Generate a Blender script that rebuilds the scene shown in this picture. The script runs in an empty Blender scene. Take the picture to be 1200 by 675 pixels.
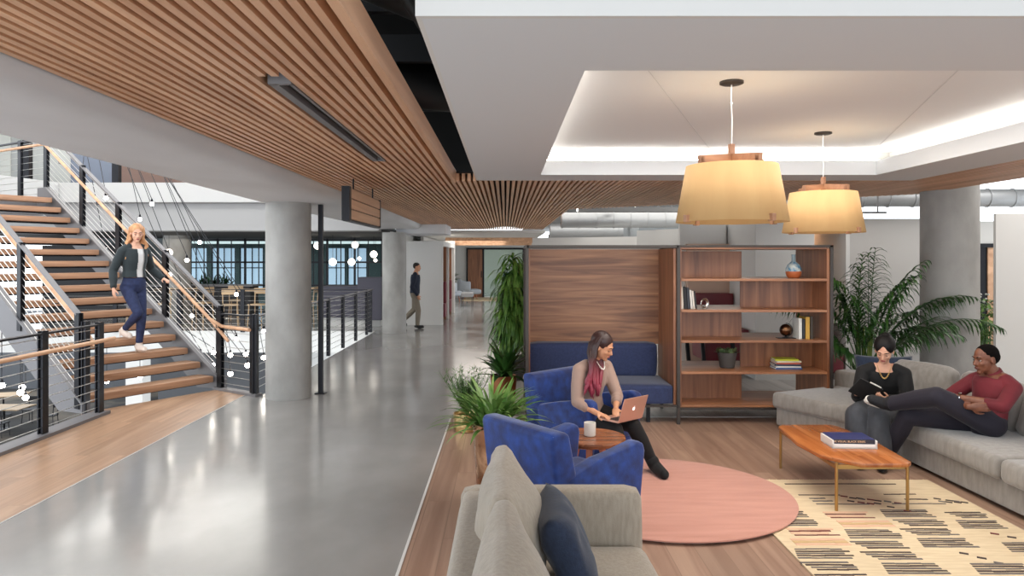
import bpy, bmesh, math, random
from math import sin, cos, pi, radians, sqrt
from mathutils import Vector, Matrix, noise
V = Vector
random.seed(7)
S = bpy.context.scene
C = S.collection
# ------------------------------------------------------------------ camera, world, lights, exposure
CAMZ = 1.85
F = 860.0; PX = 592.0; PY = 303.0
cam = bpy.data.objects.new('camera', bpy.data.cameras.new('camera'))
C.objects.link(cam); S.camera = cam
cam.location = (0, 0, CAMZ); cam.rotation_euler = (pi/2, 0, 0)
cam.data.sensor_width = 36; cam.data.lens = F/1200*36
cam.data.shift_x = (600-PX)/1200; cam.data.shift_y = -(337.5-PY)/1200
cam.data.clip_start = 0.05; cam.data.clip_end = 200
S.view_settings.view_transform = 'Standard'; S.view_settings.look = 'None'
S.view_settings.exposure = 0.42; S.view_settings.gamma = 1.0
S.view_settings.use_curve_mapping = False
w = bpy.data.worlds.new('world'); S.world = w; w.use_nodes = True
w.node_tree.nodes['Background'].inputs[0].default_value = (0.86, 0.93, 1.0, 1)
w.node_tree.nodes['Background'].inputs[1].default_value = 2.4
def area(name, loc, rot, sx, sy, power, col=(1, .96, .9)):
    d = bpy.data.lights.new(name, 'AREA'); d.shape = 'RECTANGLE'; d.size = sx; d.size_y = sy
    d.energy = power; d.color = col
    o = bpy.data.objects.new(name, d); C.objects.link(o); o.location = loc; o.rotation_euler = rot
    return o
area('atrium_fill', (-9, 11, 6.6), (0, 0, 0), 9, 14, 430, (.95, .98, 1))  # broad area fill added under the closed atrium ceiling, no skylight opening
area('lounge_fill', (2.1, 5.4, 2.95), (0, 0, 0), 2.6, 3.2, 75, (1, .95, .88))  # soft fill added inside the recess, not one of its fixtures
area('office_ceiling_light', (3.5, 16, 3.15), (0, 0, 0), 5.5, 6, 170, (1, .96, .9))
area('booth_aisle_fill', (3.6, 10.1, 3.2), (0, 0, 0), 3.2, .8, 55, (1, .97, .93))  # unseen lamp added to whiten the walls behind the open shelves
area('side_aisle_fill', (7.0, 8.0, 3.25), (0, 0, 0), 1.4, 5, 60, (1, .97, .93))  # unseen lamp added to brighten the grey wall at the right
area('cafe_ceiling_light', (-8, 22.5, 2.45), (0, 0, 0), 8, 4, 55, (1, .94, .86))
area('office_back_fill', (-9, 30, 2.5), (0, 0, 0), 9, 5, 120, (.9, .97, 1))  # fill lamp added to lift the rooms behind the glass partition
area('corridor_far_light', (-1.0, 27, 2.5), (0, 0, 0), 2, 8, 90, (1, .95, .88))
area('lower_floor_light', (-9, 13, -.75), (0, 0, 0), 8, 8, 60, (1, .9, .8))
# ------------------------------------------------------------------ helpers
def at(x, y, D): return V(((x-PX)/F*D, D, CAMZ+(PY-y)/F*D))
def fl(x, y, z=0.0):
    D = F*(CAMZ-z)/(y-PY); return V(((x-PX)/F*D, D, z))
def lin(h):
    if isinstance(h, (tuple, list)): r = [v/255 for v in h]
    else: r = [int(h[i:i+2], 16)/255 for i in (0, 2, 4)]
    return tuple(c/12.92 if c <= .04045 else ((c+.055)/1.055)**2.4 for c in r)+(1,)
def mat(name, col, rough=.5, metal=0, var=None, bump=None, emis=None, sheen=0, spec=.5, trans=0, sss=0, alpha=1, roughvar=None, coat=0):
    m = bpy.data.materials.new(name); m.use_nodes = True
    nt = m.node_tree; N = nt.nodes; L = nt.links; b = N['Principled BSDF']
    c = lin(col); b.inputs['Base Color'].default_value = c
    b.inputs['Roughness'].default_value = rough; b.inputs['Metallic'].default_value = metal
    b.inputs['Specular IOR Level'].default_value = spec
    if sheen: b.inputs['Sheen Weight'].default_value = sheen; b.inputs['Sheen Roughness'].default_value = .4
    if trans: b.inputs['Transmission Weight'].default_value = trans; b.inputs['IOR'].default_value = 1.3
    if coat: b.inputs['Coat Weight'].default_value = coat; b.inputs['Coat Roughness'].default_value = .15
    if emis: b.inputs['Emission Color'].default_value = lin(emis[0]); b.inputs['Emission Strength'].default_value = emis[1]
    tc = None
    def coord(st):
        tc = N.new('ShaderNodeTexCoord'); mp = N.new('ShaderNodeMapping'); mp.inputs['Scale'].default_value = st
        L.new(tc.outputs['Object'], mp.inputs['Vector']); return mp.outputs[0]
    if var:   # (col2, scale, stretch, contrast lo, hi)
        c2, sc, st = var[:3]; lo, hi = var[3:5] if len(var) > 3 else (.35, .65)
        n = N.new('ShaderNodeTexNoise'); n.inputs['Scale'].default_value = sc; n.inputs['Detail'].default_value = 5
        L.new(coord(st), n.inputs['Vector'])
        r = N.new('ShaderNodeValToRGB'); r.color_ramp.elements[0].position = lo; r.color_ramp.elements[1].position = hi
        r.color_ramp.elements[0].color = c; r.color_ramp.elements[1].color = lin(c2)
        L.new(n.outputs['Fac'], r.inputs[0]); L.new(r.outputs[0], b.inputs['Base Color'])
        if roughvar:
            mr = N.new('ShaderNodeMapRange'); mr.inputs['To Min'].default_value = roughvar[0]; mr.inputs['To Max'].default_value = roughvar[1]
            mr.inputs['From Min'].default_value = .3; mr.inputs['From Max'].default_value = .7
            L.new(n.outputs['Fac'], mr.inputs['Value']); L.new(mr.outputs[0], b.inputs['Roughness'])
    if bump:  # (scale, strength, stretch)
        n = N.new('ShaderNodeTexNoise'); n.inputs['Scale'].default_value = bump[0]; n.inputs['Detail'].default_value = 3
        L.new(coord(bump[2] if len(bump) > 2 else (1, 1, 1)), n.inputs['Vector'])
        bp = N.new('ShaderNodeBump'); bp.inputs['Strength'].default_value = bump[1]; bp.inputs['Distance'].default_value = .01
        L.new(n.outputs['Fac'], bp.inputs['Height']); L.new(bp.outputs[0], b.inputs['Normal'])
    return m
def wood(name, c1, c2, axis='x', plank=None, rough=.4, scale=1.0, dist=1.2, lo=.3, hi=.7, seam=.55, spec=.5):
    m = bpy.data.materials.new(name); m.use_nodes = True
    nt = m.node_tree; N = nt.nodes; L = nt.links; b = N['Principled BSDF']
    b.inputs['Roughness'].default_value = rough; b.inputs['Specular IOR Level'].default_value = spec
    tc = N.new('ShaderNodeTexCoord'); mp = N.new('ShaderNodeMapping')
    k = {'x': (.55, 9, 9), 'y': (9, .55, 9), 'z': (9, 9, .55)}[axis]
    mp.inputs['Scale'].default_value = tuple(v*scale for v in k)
    vec = tc.outputs['Object']
    br = None
    if plank:
        m2 = N.new('ShaderNodeMapping')
        m2.inputs['Rotation'].default_value = {'x': (0, 0, 0), 'y': (0, 0, pi/2), 'z': (0, pi/2, 0)}[axis]
        m2.inputs['Location'].default_value = (4.1, .05, 0)
        br = N.new('ShaderNodeTexBrick'); L.new(vec, m2.inputs[0]); L.new(m2.outputs[0], br.inputs['Vector'])
        br.inputs['Color1'].default_value = (.78, .78, .78, 1); br.inputs['Color2'].default_value = (1, 1, 1, 1)
        br.inputs['Mortar'].default_value = (seam, seam, seam, 1)
        br.inputs['Scale'].default_value = 1; br.inputs['Brick Width'].default_value = plank[1]; br.inputs['Row Height'].default_value = plank[0]
        br.inputs['Mortar Size'].default_value = .003; br.inputs['Bias'].default_value = 0
        ad = N.new('ShaderNodeVectorMath'); ad.operation = 'MULTIPLY_ADD'
        ad.inputs[1].default_value = (7, 7, 7); L.new(br.outputs['Color'], ad.inputs[0]); L.new(vec, ad.inputs[2]); vec = ad.outputs[0]
    L.new(vec, mp.inputs['Vector'])
    n = N.new('ShaderNodeTexNoise'); n.inputs['Scale'].default_value = 1; n.inputs['Detail'].default_value = 7
    n.inputs['Distortion'].default_value = dist; L.new(mp.outputs[0], n.inputs['Vector'])
    r = N.new('ShaderNodeValToRGB'); r.color_ramp.elements[0].position = lo; r.color_ramp.elements[1].position = hi
    r.color_ramp.elements[0].color = lin(c1); r.color_ramp.elements[1].color = lin(c2)
    L.new(n.outputs['Fac'], r.inputs[0]); out = r.outputs[0]
    if br:
        mx = N.new('ShaderNodeMix'); mx.data_type = 'RGBA'; mx.blend_type = 'MULTIPLY'; mx.inputs[0].default_value = 1
        L.new(out, mx.inputs[6]); L.new(br.outputs['Color'], mx.inputs[7]); out = mx.outputs[2]
    L.new(out, b.inputs['Base Color'])
    return m
class MB:
    def __init__(s): s.bm = bmesh.new(); s.mi = 0
    def _f(s, vs):
        try:
            f = s.bm.faces.new(vs); f.material_index = s.mi; return f
        except ValueError: return None
    def box(s, c, sz, rz=0, rx=0, ry=0, bevel=0):
        M = Matrix.Translation(c) @ Matrix.Rotation(rz, 4, 'Z') @ Matrix.Rotation(ry, 4, 'Y') @ Matrix.Rotation(rx, 4, 'X')
        return s.boxm(M, sz, bevel)
    def boxm(s, M, sz, bevel=0):
        t = bmesh.new(); bmesh.ops.create_cube(t, size=1)
        for v in t.verts: v.co = V((v.co.x*sz[0], v.co.y*sz[1], v.co.z*sz[2]))
        if bevel: bmesh.ops.bevel(t, geom=list(t.edges), offset=bevel, segments=3, profile=.7, affect='EDGES')
        s._merge(t, M)
    def _merge(s, t, M=Matrix()):
        mp = {}
        for v in t.verts: mp[v] = s.bm.verts.new(M @ v.co)
        for f in t.faces: s._f([mp[v] for v in f.verts])
        t.free()
    def b2(s, a, b, bevel=0):
        a = V(a); b = V(b); s.box((a+b)/2, [abs(b[i]-a[i]) for i in range(3)], bevel=bevel)
    def bar(s, p0, p1, wx, wz, up=(0, 0, 1)):
        p0 = V(p0); p1 = V(p1); d = p1-p0; y = d.normalized(); x = y.cross(V(up))
        if x.length < 1e-4: x = V((1, 0, 0))
        x.normalize(); z = x.cross(y)
        M = Matrix((x, y, z)).transposed().to_4x4(); M.translation = (p0+p1)/2
        s.boxm(M, (wx, d.length, wz))
    def ring(s, c, u, v, n, ru, rv, pw=2):
        out = []
        for i in range(n):
            a = 2*pi*i/n; ca, sa = cos(a), sin(a)
            if pw != 2:
                k = 2/pw; ca = math.copysign(abs(ca)**k, ca); sa = math.copysign(abs(sa)**k, sa)
            out.append(s.bm.verts.new(c+u*(ca*ru)+v*(sa*rv)))
        return out
    def loft(s, secs, n=14, cap=True, pw=2):   # secs: (c,u,v,ru,rv)
        rs = [s.ring(V(c), u, v, n, ru, rv, pw) for c, u, v, ru, rv in secs]
        for a, b in zip(rs, rs[1:]):
            for i in range(n): s._f([a[i], a[(i+1) % n], b[(i+1) % n], b[i]])
        if cap: s._f(rs[0][::-1]); s._f(rs[-1])
    def tube(s, pts, r, n=8, cap=True, flat=1):
        pts = [V(p) for p in pts]; m = len(pts)
        rr = r if isinstance(r, (list, tuple)) else [r]*m
        u = None; secs = []
        for i, p in enumerate(pts):
            d = (pts[min(i+1, m-1)]-pts[max(i-1, 0)]).normalized()
            if u is None:
                u = d.orthogonal().normalized()
            else:
                u = (u-d*u.dot(d))
                u = u.normalized() if u.length > 1e-5 else d.orthogonal().normalized()
            secs.append((p, u, d.cross(u), rr[i], rr[i]*flat))
        s.loft(secs, n, cap)
    def ell(s, c, r, M=None, n=14):
        t = bmesh.new(); bmesh.ops.create_uvsphere(t, u_segments=n, v_segments=max(6, n*2//3), radius=1)
        if not isinstance(r, (tuple, list)): r = (r, r, r)
        for v in t.verts: v.co = V((v.co.x*r[0], v.co.y*r[1], v.co.z*r[2]))
        T = Matrix.Translation(c) @ (M.to_4x4() if M else Matrix()); s._merge(t, T)
    def cap(s, p0, p1, r0, r1, n=12):
        s.tube([p0, p1], [r0, r1], n); s.ell(p0, r0, n=n); s.ell(p1, r1, n=n)
    def limb(s, pts, rr, n=12):
        for i in range(len(pts)-1): s.tube([pts[i], pts[i+1]], [rr[i], rr[i+1]], n)
        for p, r in zip(pts, rr): s.ell(p, r, n=n)
    def lathe(s, prof, c=(0, 0, 0), n=28, M=None):
        c = V(c); rs = []
        for r, z in prof:
            rs.append([s.bm.verts.new((M @ V((r*cos(2*pi*i/n), r*sin(2*pi*i/n), z)) if M else V((r*cos(2*pi*i/n), r*sin(2*pi*i/n), z)))+c) for i in range(n)])
        for a, b in zip(rs, rs[1:]):
            for i in range(n): s._f([a[i], a[(i+1) % n], b[(i+1) % n], b[i]])
        if prof[0][0] > 1e-4: s._f(rs[0][::-1])
        if prof[-1][0] > 1e-4: s._f(rs[-1])
    def prism(s, poly, z0, z1):
        a = [s.bm.verts.new((x, y, z0)) for x, y in poly]; b = [s.bm.verts.new((x, y, z1)) for x, y in poly]
        n = len(poly); s._f(a[::-1]); s._f(b)
        for i in range(n): s._f([a[i], a[(i+1) % n], b[(i+1) % n], b[i]])
    def quad(s, *p): s._f([s.bm.verts.new(q) for q in p])
    def cushion(s, M, sz, r=.06, puff=.03, n=9, puffside=0.0, sag=0):
        t = bmesh.new(); bmesh.ops.create_cube(t, size=2)
        bmesh.ops.subdivide_edges(t, edges=list(t.edges), cuts=n, use_grid_fill=True)
        h = [q/2 for q in sz]
        for v in t.verts:
            p = v.co; q = [p[i]*h[i] for i in range(3)]
            inn = [max(-h[i]+r, min(h[i]-r, q[i])) if h[i] > r else 0 for i in range(3)]
            d = V([q[i]-inn[i] for i in range(3)])
            if d.length > 1e-6: q = V(inn)+d.normalized()*min(r, max(abs(c) for c in d) if sum(abs(c) > 1e-6 for c in d) == 1 else r)
            q = V(q); kx = 1-p.x**2; ky = 1-p.y**2; kz = 1-p.z**2
            q.z += math.copysign(puff*kx*ky, p.z) if abs(p.z) > .01 else 0
            q.x += p.x*puffside*ky*kz; q.y += p.y*puffside*kx*kz
            q += V([noise.noise(q*5+M.translation*3+V((k*9, 0, 0))) for k in range(3)])*sag
            v.co = q
        s._merge(t, M)
    def pillow(s, M, w_, h_, t_, n=16):
        # knife-edge pillow: x width, y height, z thickness
        g = {}
        for sd in (1, -1):
            for i in range(n+1):
                for j in range(n+1):
                    if sd == -1 and (i in (0, n) or j in (0, n)): g[sd, i, j] = g[1, i, j]; continue
                    a = 2*i/n-1; b = 2*j/n-1
                    k = ((1-a**4)*(1-b**4))**.45
                    pin = 1-.07*(1-a*a)*abs(b)**2; pin2 = 1-.07*(1-b*b)*abs(a)**2
                    z = sd*t_/2*k+noise.noise(V((a*2.2, b*2.2, sd*4+w_*9)))*.016*k
                    g[sd, i, j] = s.bm.verts.new(M @ V((a*w_/2*pin2, b*h_/2*pin, z)))
        for sd in (1, -1):
            for i in range(n):
                for j in range(n):
                    q = [g[sd, i, j], g[sd, i+1, j], g[sd, i+1, j+1], g[sd, i, j+1]]
                    s._f(q if sd == 1 else q[::-1])
    def leaf(s, base, d, length, width, droop=.5, seg=6, fold=.25, up=(0, 0, 1), tipw=0.0):
        p = V(base); d = V(d).normalized(); st = length/seg; rows = []
        for i in range(seg+1):
            t = i/seg; side = d.cross(V(up))
            if side.length < 1e-3: side = V((1, 0, 0))
            side.normalize(); nn = side.cross(d)
            ww = width/2*max(tipw, (sin(pi*min(1, t*.82+.18)))**.8)
            if i == seg: ww = .0008
            rows.append((s.bm.verts.new(p-side*ww+nn*ww*fold), s.bm.verts.new(p), s.bm.verts.new(p+side*ww+nn*ww*fold)))
            d = (d+V((0, 0, -droop/seg))*(.6+t*1.2)).normalized(); p = p+d*st
        for a, b in zip(rows, rows[1:]):
            s._f([a[0], a[1], b[1], b[0]]); s._f([a[1], a[2], b[2], b[1]])
    def mesh(s, name, mats, smooth=None):
        me = bpy.data.meshes.new(name)
        bmesh.ops.remove_doubles(s.bm, verts=[v for v in s.bm.verts], dist=1e-6) if False else None
        bmesh.ops.recalc_face_normals(s.bm, faces=list(s.bm.faces))
        s.bm.to_mesh(me); s.bm.free()
        for m in (mats if isinstance(mats, (list, tuple)) else [mats]): me.materials.append(m)
        if smooth is not None:
            me.shade_smooth() if smooth >= 180 else me.shade_smooth()
            if smooth < 180:
                try: me.set_sharp_from_angle(angle=radians(smooth))
                except Exception: pass
        return me
def link(name, me, parent=None):
    o = bpy.data.objects.new(name, me); C.objects.link(o)
    if parent is not None: o.parent = parent
    return o
def obj(name, mb, mats, parent=None, smooth=40, world=False, label=None):
    if world and parent is not None:
        r = parent; off = V((0, 0, 0))
        while r is not None: off += r.location; r = r.parent
        for v in mb.bm.verts: v.co -= off
    o = link(name, mb.mesh(name, mats, smooth), parent)
    if label: o['label'] = label
    return o
def tag(o, label=None, cat=None, group=None, kind=None):
    for k, v in (('label', label), ('category', cat), ('group', group), ('kind', kind)):
        if v: o[k] = v
    return o
def struct(name, mb, mats, label=None, smooth=40):
    o = obj(name, mb, mats, None, smooth); o['kind'] = 'structure'
    if label: o['label'] = label; 
    return o
def thing(name, label, cat, loc=(0, 0, 0), rz=0, group=None):
    o = bpy.data.objects.new(name, None); C.objects.link(o); o.location = loc; o.rotation_euler = (0, 0, rz)
    o.empty_display_size = .1
    return tag(o, label, cat, group)
def solo(name, mb, mats, label, cat, loc=None, group=None, smooth=40, rz=0):
    if loc is not None: pass
    o = obj(name, mb, mats, None, smooth); 
    if loc is not None: o.location = loc; o.rotation_euler = (0, 0, rz)
    return tag(o, label, cat, group)
def dup(root, loc, rz=None, label=None, group=None, parent=None):
    c = root.copy(); C.objects.link(c)
    if parent is not None: c.parent = parent
    else:
        c.location = loc
        if rz is not None: c.rotation_euler = (0, 0, rz)
        if label: c['label'] = label
        if group: c['group'] = group
    for ch in root.children: dup(ch, None, parent=c)
    return c
def blob(name, mb, mats, parent=None, voxel=.007, smooth=4, world=True, label=None, sub=0):
    """one continuous skin grown over overlapping shapes"""
    me = mb.mesh(name, mats, 180)
    o = bpy.data.objects.new(name, me); C.objects.link(o)
    r = o.modifiers.new('r', 'REMESH'); r.mode = 'VOXEL'; r.voxel_size = voxel; r.use_smooth_shade = True
    sm = o.modifiers.new('s', 'SMOOTH'); sm.factor = .5; sm.iterations = smooth
    dg = bpy.context.evaluated_depsgraph_get(); dg.update()
    m2 = bpy.data.meshes.new_from_object(o.evaluated_get(dg)); m2.name = name
    bpy.data.objects.remove(o); bpy.data.meshes.remove(me)
    m2.materials.clear()
    for m in (mats if isinstance(mats, (list, tuple)) else [mats]): m2.materials.append(m)
    m2.polygons.foreach_set('material_index', [0]*len(m2.polygons)); m2.shade_smooth()
    if world and parent is not None:
        off = V((0, 0, 0)); r = parent
        while r is not None: off += r.location; r = r.parent
        m2.transform(Matrix.Translation(-off))
    o = link(name, m2, parent)
    if label: o['label'] = label
    return o
def basis(x, y, z, c=(0, 0, 0)):
    M = Matrix((V(x), V(y), V(z))).transposed().to_4x4(); M.translation = V(c); return M
# ------------------------------------------------------------------ materials
m_conc_floor = mat('polished_concrete', (166, 164, 161), .14, var=((140, 138, 135), 1.1, (1, .6, 1), .3, .72), roughvar=(.10, .22), spec=.8)
m_conc = mat('column_concrete', (168, 166, 162), .75, var=((140, 138, 134), 2.5, (1, 1, .6), .35, .7), bump=(30, .15))
m_floorwood = wood('lounge_floor_planks', (146, 112, 94), (190, 158, 136), 'y', (.18, 1.5), .42, .7, 1.6, .25, .75, .7)
m_stripwood = wood('landing_floor_planks', (160, 120, 92), (204, 166, 134), 'y', (.16, 1.4), .3, .7, 1.4, .25, .75, .75)
m_lightfloor = wood('pale_floor_planks', (176, 170, 164), (216, 212, 206), 'y', (.2, 1.4), .4, .7, 1.2, .25, .75, .8)
m_white = mat('white_plaster', (214, 212, 208), .8)
m_soffit = mat('grey_plaster_soffit', (214, 216, 218), .8)
m_recess = mat('recess_white_paint', (234, 236, 238), .8)
m_greywall = mat('warm_grey_wall_paint', (186, 182, 178), .8, bump=(60, .05))
m_beam = mat('beam_plaster', (216, 217, 220), .6, var=((204, 204, 206), 1.0, (1, .5, 1)))
m_dark = mat('black_plenum', (14, 14, 15), .9)
m_duct_dark = mat('dark_painted_duct', (30, 30, 32), .55)
m_duct = mat('galvanised_duct', (168, 170, 172), .4, .5, bump=(25, .2, (1, 8, 8)))
m_tray = mat('grey_cable_tray', (118, 118, 118), .5, .4)
m_slat = wood('oak_slat', (190, 142, 108), (228, 182, 144), 'y', None, .45, .8, .8)
m_walnut_x = wood('walnut_horizontal', (118, 74, 48), (190, 136, 96), 'x', (.24, 9), .38, 1.7, 1.0, .3, .7, .8)
m_walnut_z = wood('walnut_vertical', (112, 68, 44), (168, 112, 76), 'z', None, .38, 1.2, 1.2, .3, .7)
m_walnut_y = wood('walnut_shelf', (130, 84, 56), (182, 126, 88), 'x', None, .35, 1.2, 1.0, .3, .7)
m_tread = wood('stair_tread_wood', (146, 108, 82), (198, 156, 124), 'x', None, .4, 1.3, 1.0)
m_steel = mat('dark_grey_steel', (66, 64, 68), .45, .5)
m_steel_l = mat('painted_grey_stringer', (120, 117, 118), .5, .2)
m_blacksteel = mat('black_steel', (34, 34, 38), .4, .6)
m_frame = mat('bronze_grey_frame', (74, 68, 64), .45, .6)
m_cable = mat('stainless_cable', (200, 198, 194), .3, .9)
m_brass = mat('brushed_brass', (186, 152, 98), .32, 1.0)
m_gold = mat('hammered_gold', (214, 186, 130), .28, 1.0, bump=(28, .6))
m_copper = mat('hammered_copper_bronze', (196, 150, 116), .16, 1.0, bump=(22, .7, (1, 1, .5)), var=((150, 104, 76), 9, (1, 1, .4), .4, .6))  # darker noise colour imitates uneven reflections on the metal
m_velvet = mat('blue_velvet', (8, 32, 88), .7, var=((18, 60, 136), 11, (1, 1, 1), .35, .7), sheen=.3, bump=(90, .1))
m_bench = mat('navy_wool_upholstery', (42, 52, 86), .85, var=((50, 61, 98), 40, (1, 1, 1)), sheen=.3)
m_sofa = mat('grey_velour_sofa', (136, 131, 125), .9, var=((152, 147, 141), 24, (1, 1, .3)), sheen=.5, bump=(140, .12))
m_sofa2 = mat('taupe_woven_sofa', (152, 141, 126), .92, var=((166, 155, 139), 60, (1, 1, .2)), sheen=.3, bump=(200, .25))
m_navy = mat('navy_cotton', (30, 40, 60), .9, sheen=.2, bump=(160, .2), var=((36, 48, 70), 60, (1, 1, 1)))
m_pinkrug = mat('pink_rug_pile', (206, 148, 130), .97, var=((192, 134, 116), 5, (.4, 3, 1), .3, .75), sheen=.3, bump=(160, .3))
m_cream = mat('cream_rug_wool', (226, 206, 172), .97, var=((214, 192, 158), 12, (.5, 3, 1)), bump=(120, .25))
m_rdk = mat('rug_dark_brown_yarn', (70, 56, 54), .95); m_rgy = mat('rug_grey_yarn', (112, 104, 100), .95)
m_rmr = mat('rug_maroon_yarn', (112, 50, 50), .95); m_rpk = mat('rug_peach_yarn', (222, 180, 152), .95); m_rtn = mat('rug_tan_yarn', (206, 174, 128), .95)
m_tablewood = wood('oiled_acacia', (150, 78, 36), (208, 132, 74), 'y', (.09, 3), .25, .9, 1.2, .3, .7, .8)
m_sidewood = wood('oiled_walnut_round', (112, 62, 36), (178, 112, 70), 'x', (.11, 3), .25, 1.0, 1.2, .3, .7, .8)
m_legwood = wood('reddish_leg_wood', (170, 92, 62), (200, 124, 88), 'z', None, .4)
m_shade = mat('silk_lamp_shade', (176, 138, 92), .85, emis=((236, 190, 120), .06), var=((188, 152, 104), 9, (1, 1, .08), .2, .8))
m_diff = mat('lamp_diffuser', (250, 236, 200), .6, emis=((255, 232, 190), 1.2))
m_shadewood = wood('lamp_crossbar_wood', (120, 84, 62), (160, 118, 90), 'x', None, .4)
m_led = mat('led_cove_strip', (255, 252, 244), .5, emis=((255, 248, 236), 9))
m_bulb = mat('glowing_bulb', (255, 250, 240), .4, emis=((255, 246, 232), 30))
m_globe = mat('glowing_globe', (255, 250, 240), .4, emis=((255, 246, 232), 4))
m_glass = mat('clear_glass', (200, 216, 214), .04, trans=1)
m_glass.node_tree.nodes['Principled BSDF'].inputs['IOR'].default_value = 1.05
m_maroon = mat('maroon_leather', (112, 34, 44), .45)
m_pinkwall = mat('warm_niche_wall', (214, 184, 164), .8)
m_pot = mat('charcoal_ceramic', (76, 73, 70), .7)
m_soil = mat('potting_soil', (50, 38, 28), .95, bump=(40, .8))
m_moss = mat('green_moss', (70, 104, 34), .95, bump=(70, 1.0), var=((104, 136, 50), 40, (1, 1, 1)))
m_leaf = mat('fresh_green_leaf', (74, 118, 44), .45, var=((150, 178, 100), 6, (1, 1, 1), .4, .75))
m_leafd = mat('dark_green_leaf', (34, 72, 28), .4, var=((70, 112, 46), 6, (1, 1, 1), .4, .75))
m_leaft = mat('trailing_green_leaf', (66, 108, 40), .4, var=((130, 168, 78), 7, (1, 1, 1), .4, .7))
m_stem = mat('green_cane', (104, 124, 52), .6)
m_fern = mat('feathery_green_leaf', (74, 112, 48), .6)
m_ceram = mat('white_ceramic', (236, 232, 222), .35)
m_alu = mat('rose_gold_aluminium', (214, 168, 148), .35, .55)
m_logo = mat('white_logo', (250, 246, 242), .4, emis=((255, 250, 246), .6))
m_key = mat('dark_keys', (40, 38, 40), .5)
m_blk = mat('black_plastic', (22, 22, 24), .5)
m_steelring = mat('polished_steel', (200, 198, 196), .15, 1)
def pm(col, rough=.6, **k): return mat('paint_%s' % len(bpy.data.materials), col, rough, **k)
# ================================================================== SETTING
m_soffit2 = pm((188, 186, 184), .8)
SL = CAMZ+.863           # underside of slats and of the lounge soffit
m = MB(); m.prism([(-3.52, -2), (-.63, -2), (-.63, 8.55), (0, 8.55), (0, 40), (-16, 40), (-16, 18.6), (-3.3, 18.6), (-3.3, 9.78), (-3.52, 9.93)], -.45, 0)
struct('floor', m, m_conc_floor)
m = MB(); m.prism([(-4.75, -2), (-3.525, -2), (-3.525, 9.93), (-4.08, 10.36), (-5.08, 8.79), (-4.75, 8.72)], -.45, 0)
struct('floor_landing_wood', m, m_stripwood)
m = MB(); m.b2((-.625, -2, -.45), (8.5, 8.545, 0)); struct('floor_lounge_wood', m, m_floorwood)
m = MB(); m.b2((.005, 8.55, -.45), (12, 40, 0)); struct('floor_pale_wood', m, m_lightfloor)
m = MB(); m.b2((-.64, -2, .0), (-.622, 8.56, .006)); m.b2((-.64, 8.545, .0), (8.5, 8.56, .006)); m.b2((-3.53, -2, 0), (-3.52, 9.9, .004))
struct('trim_1', m, m_white)
m = MB(); m.b2((-16, 18.5, -.52), (-3.3, 18.6, .02)); m.b2((-3.3, 9.8, -.52), (-3.24, 18.6, -.451)); struct('trim_2', m, m_white)
# lower storey
m = MB(); m.b2((-26, 0, -4.1), (-3, 36, -4.0)); struct('floor_lower', m, mat('lower_floor_carpet', (60, 58, 56), .9, var=((110, 100, 88), .5, (1, 1, 1), .45, .6)))
m = MB(); m.b2((-26, 33, -4), (-3.3, 33.2, -.5)); m.b2((-26, 3, -4), (-25.8, 33, -.5)); m.b2((-10.5, 22.2, -4), (-3.3, 22.4, -.5)); struct('wall_lower_back', m, pm((110, 112, 116)))
# upper beam on the left with its rounded inner edge
m = MB(); secs = []
prof = [(-2.13, SL+.35), (-2.13, SL+.02), (-2.15, 2.63), (-2.22, 2.6), (-2.32, 2.59)]
def beam_sec(y, xl): return [(x, y, z) for x, z in prof]+[(xl, y, 2.59), (xl, y, 3.0), (xl, y, SL+.35)]
rows = [[m.bm.verts.new(p) for p in beam_sec(y, xl)] for y, xl in ((-2, -2.8), (4.36, -3.0), (9.8, -3.2), (18.5, -3.2))]
for a, b in zip(rows, rows[1:]):
    for i in range(8): m._f([a[i], a[(i+1) % 8], b[(i+1) % 8], b[i]])
m._f(rows[0]); m._f(rows[-1][::-1])
struct('ceiling_beam_left', m, m_beam, smooth=60)
m = MB(); m.b2((-2.75, 18.5, 2.48), (-1.5, 20.3, 3.0)); struct('ceiling_beam_corridor', m, m_beam)
# far side of the atrium, beam, parapet, cafe ceiling
m = MB(); m.b2((-16, 18.6, 2.54), (-3.2, 19.0, 3.27), bevel=.06); m.b2((-16, 18.57, 2.56), (-3.2, 18.6, 2.68)); struct('ceiling_beam_atrium', m, pm((158, 156, 155), .8))
m = MB(); m.b2((-16, 18.45, 3.27), (-3.2, 18.62, 3.76)); struct('wall_parapet_far', m, m_soffit2)
m = MB(); m.prism([(-11.2, 18.4), (-13.2, 9), (-13.4, 9), (-11.4, 18.45)], 2.9, 3.76); struct('wall_parapet_left', m, m_soffit2)
m = MB(); m.b2((-16, 19, 2.56), (-3.2, 34, 2.7)); struct('ceiling_cafe', m, mat('dark_cafe_ceiling', (60, 60, 60), .8))
m = MB(); m.b2((-20, 19.05, 3.0), (-3.2, 27, 3.1)); struct('floor_upper', m, m_conc)
m = MB(); m.b2((-20, 2, 6.7), (-3.2, 27, 6.8)); struct('ceiling_atrium', m, m_white)
for i, (a, b, y, z) in enumerate([(-15, -6, 20.2, 5.6), (-15, -6, 22.4, 5.6), (-11.5, -4, 15.5, 6.4), (-11.5, -4, 9.0, 6.4)]):
    m = MB(); m.b2((a, y, z), (b, y+.22, z+.08)); m.b2((a+.5, y+.1, z), (a+.52, y+.12, 6.7)); m.b2((b-.52, y+.1, z), (b-.5, y+.12, 6.7))
    solo('linear_light', m, mat('upper_linear', (255, 255, 252), .5, emis=((255, 252, 246), 10)), 'long white linear light over the %s' % ['upper floor beyond the atrium, front row', 'upper floor beyond the atrium, back row', 'far half of the atrium', 'near half of the atrium above the stair'][i], 'light')
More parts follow.
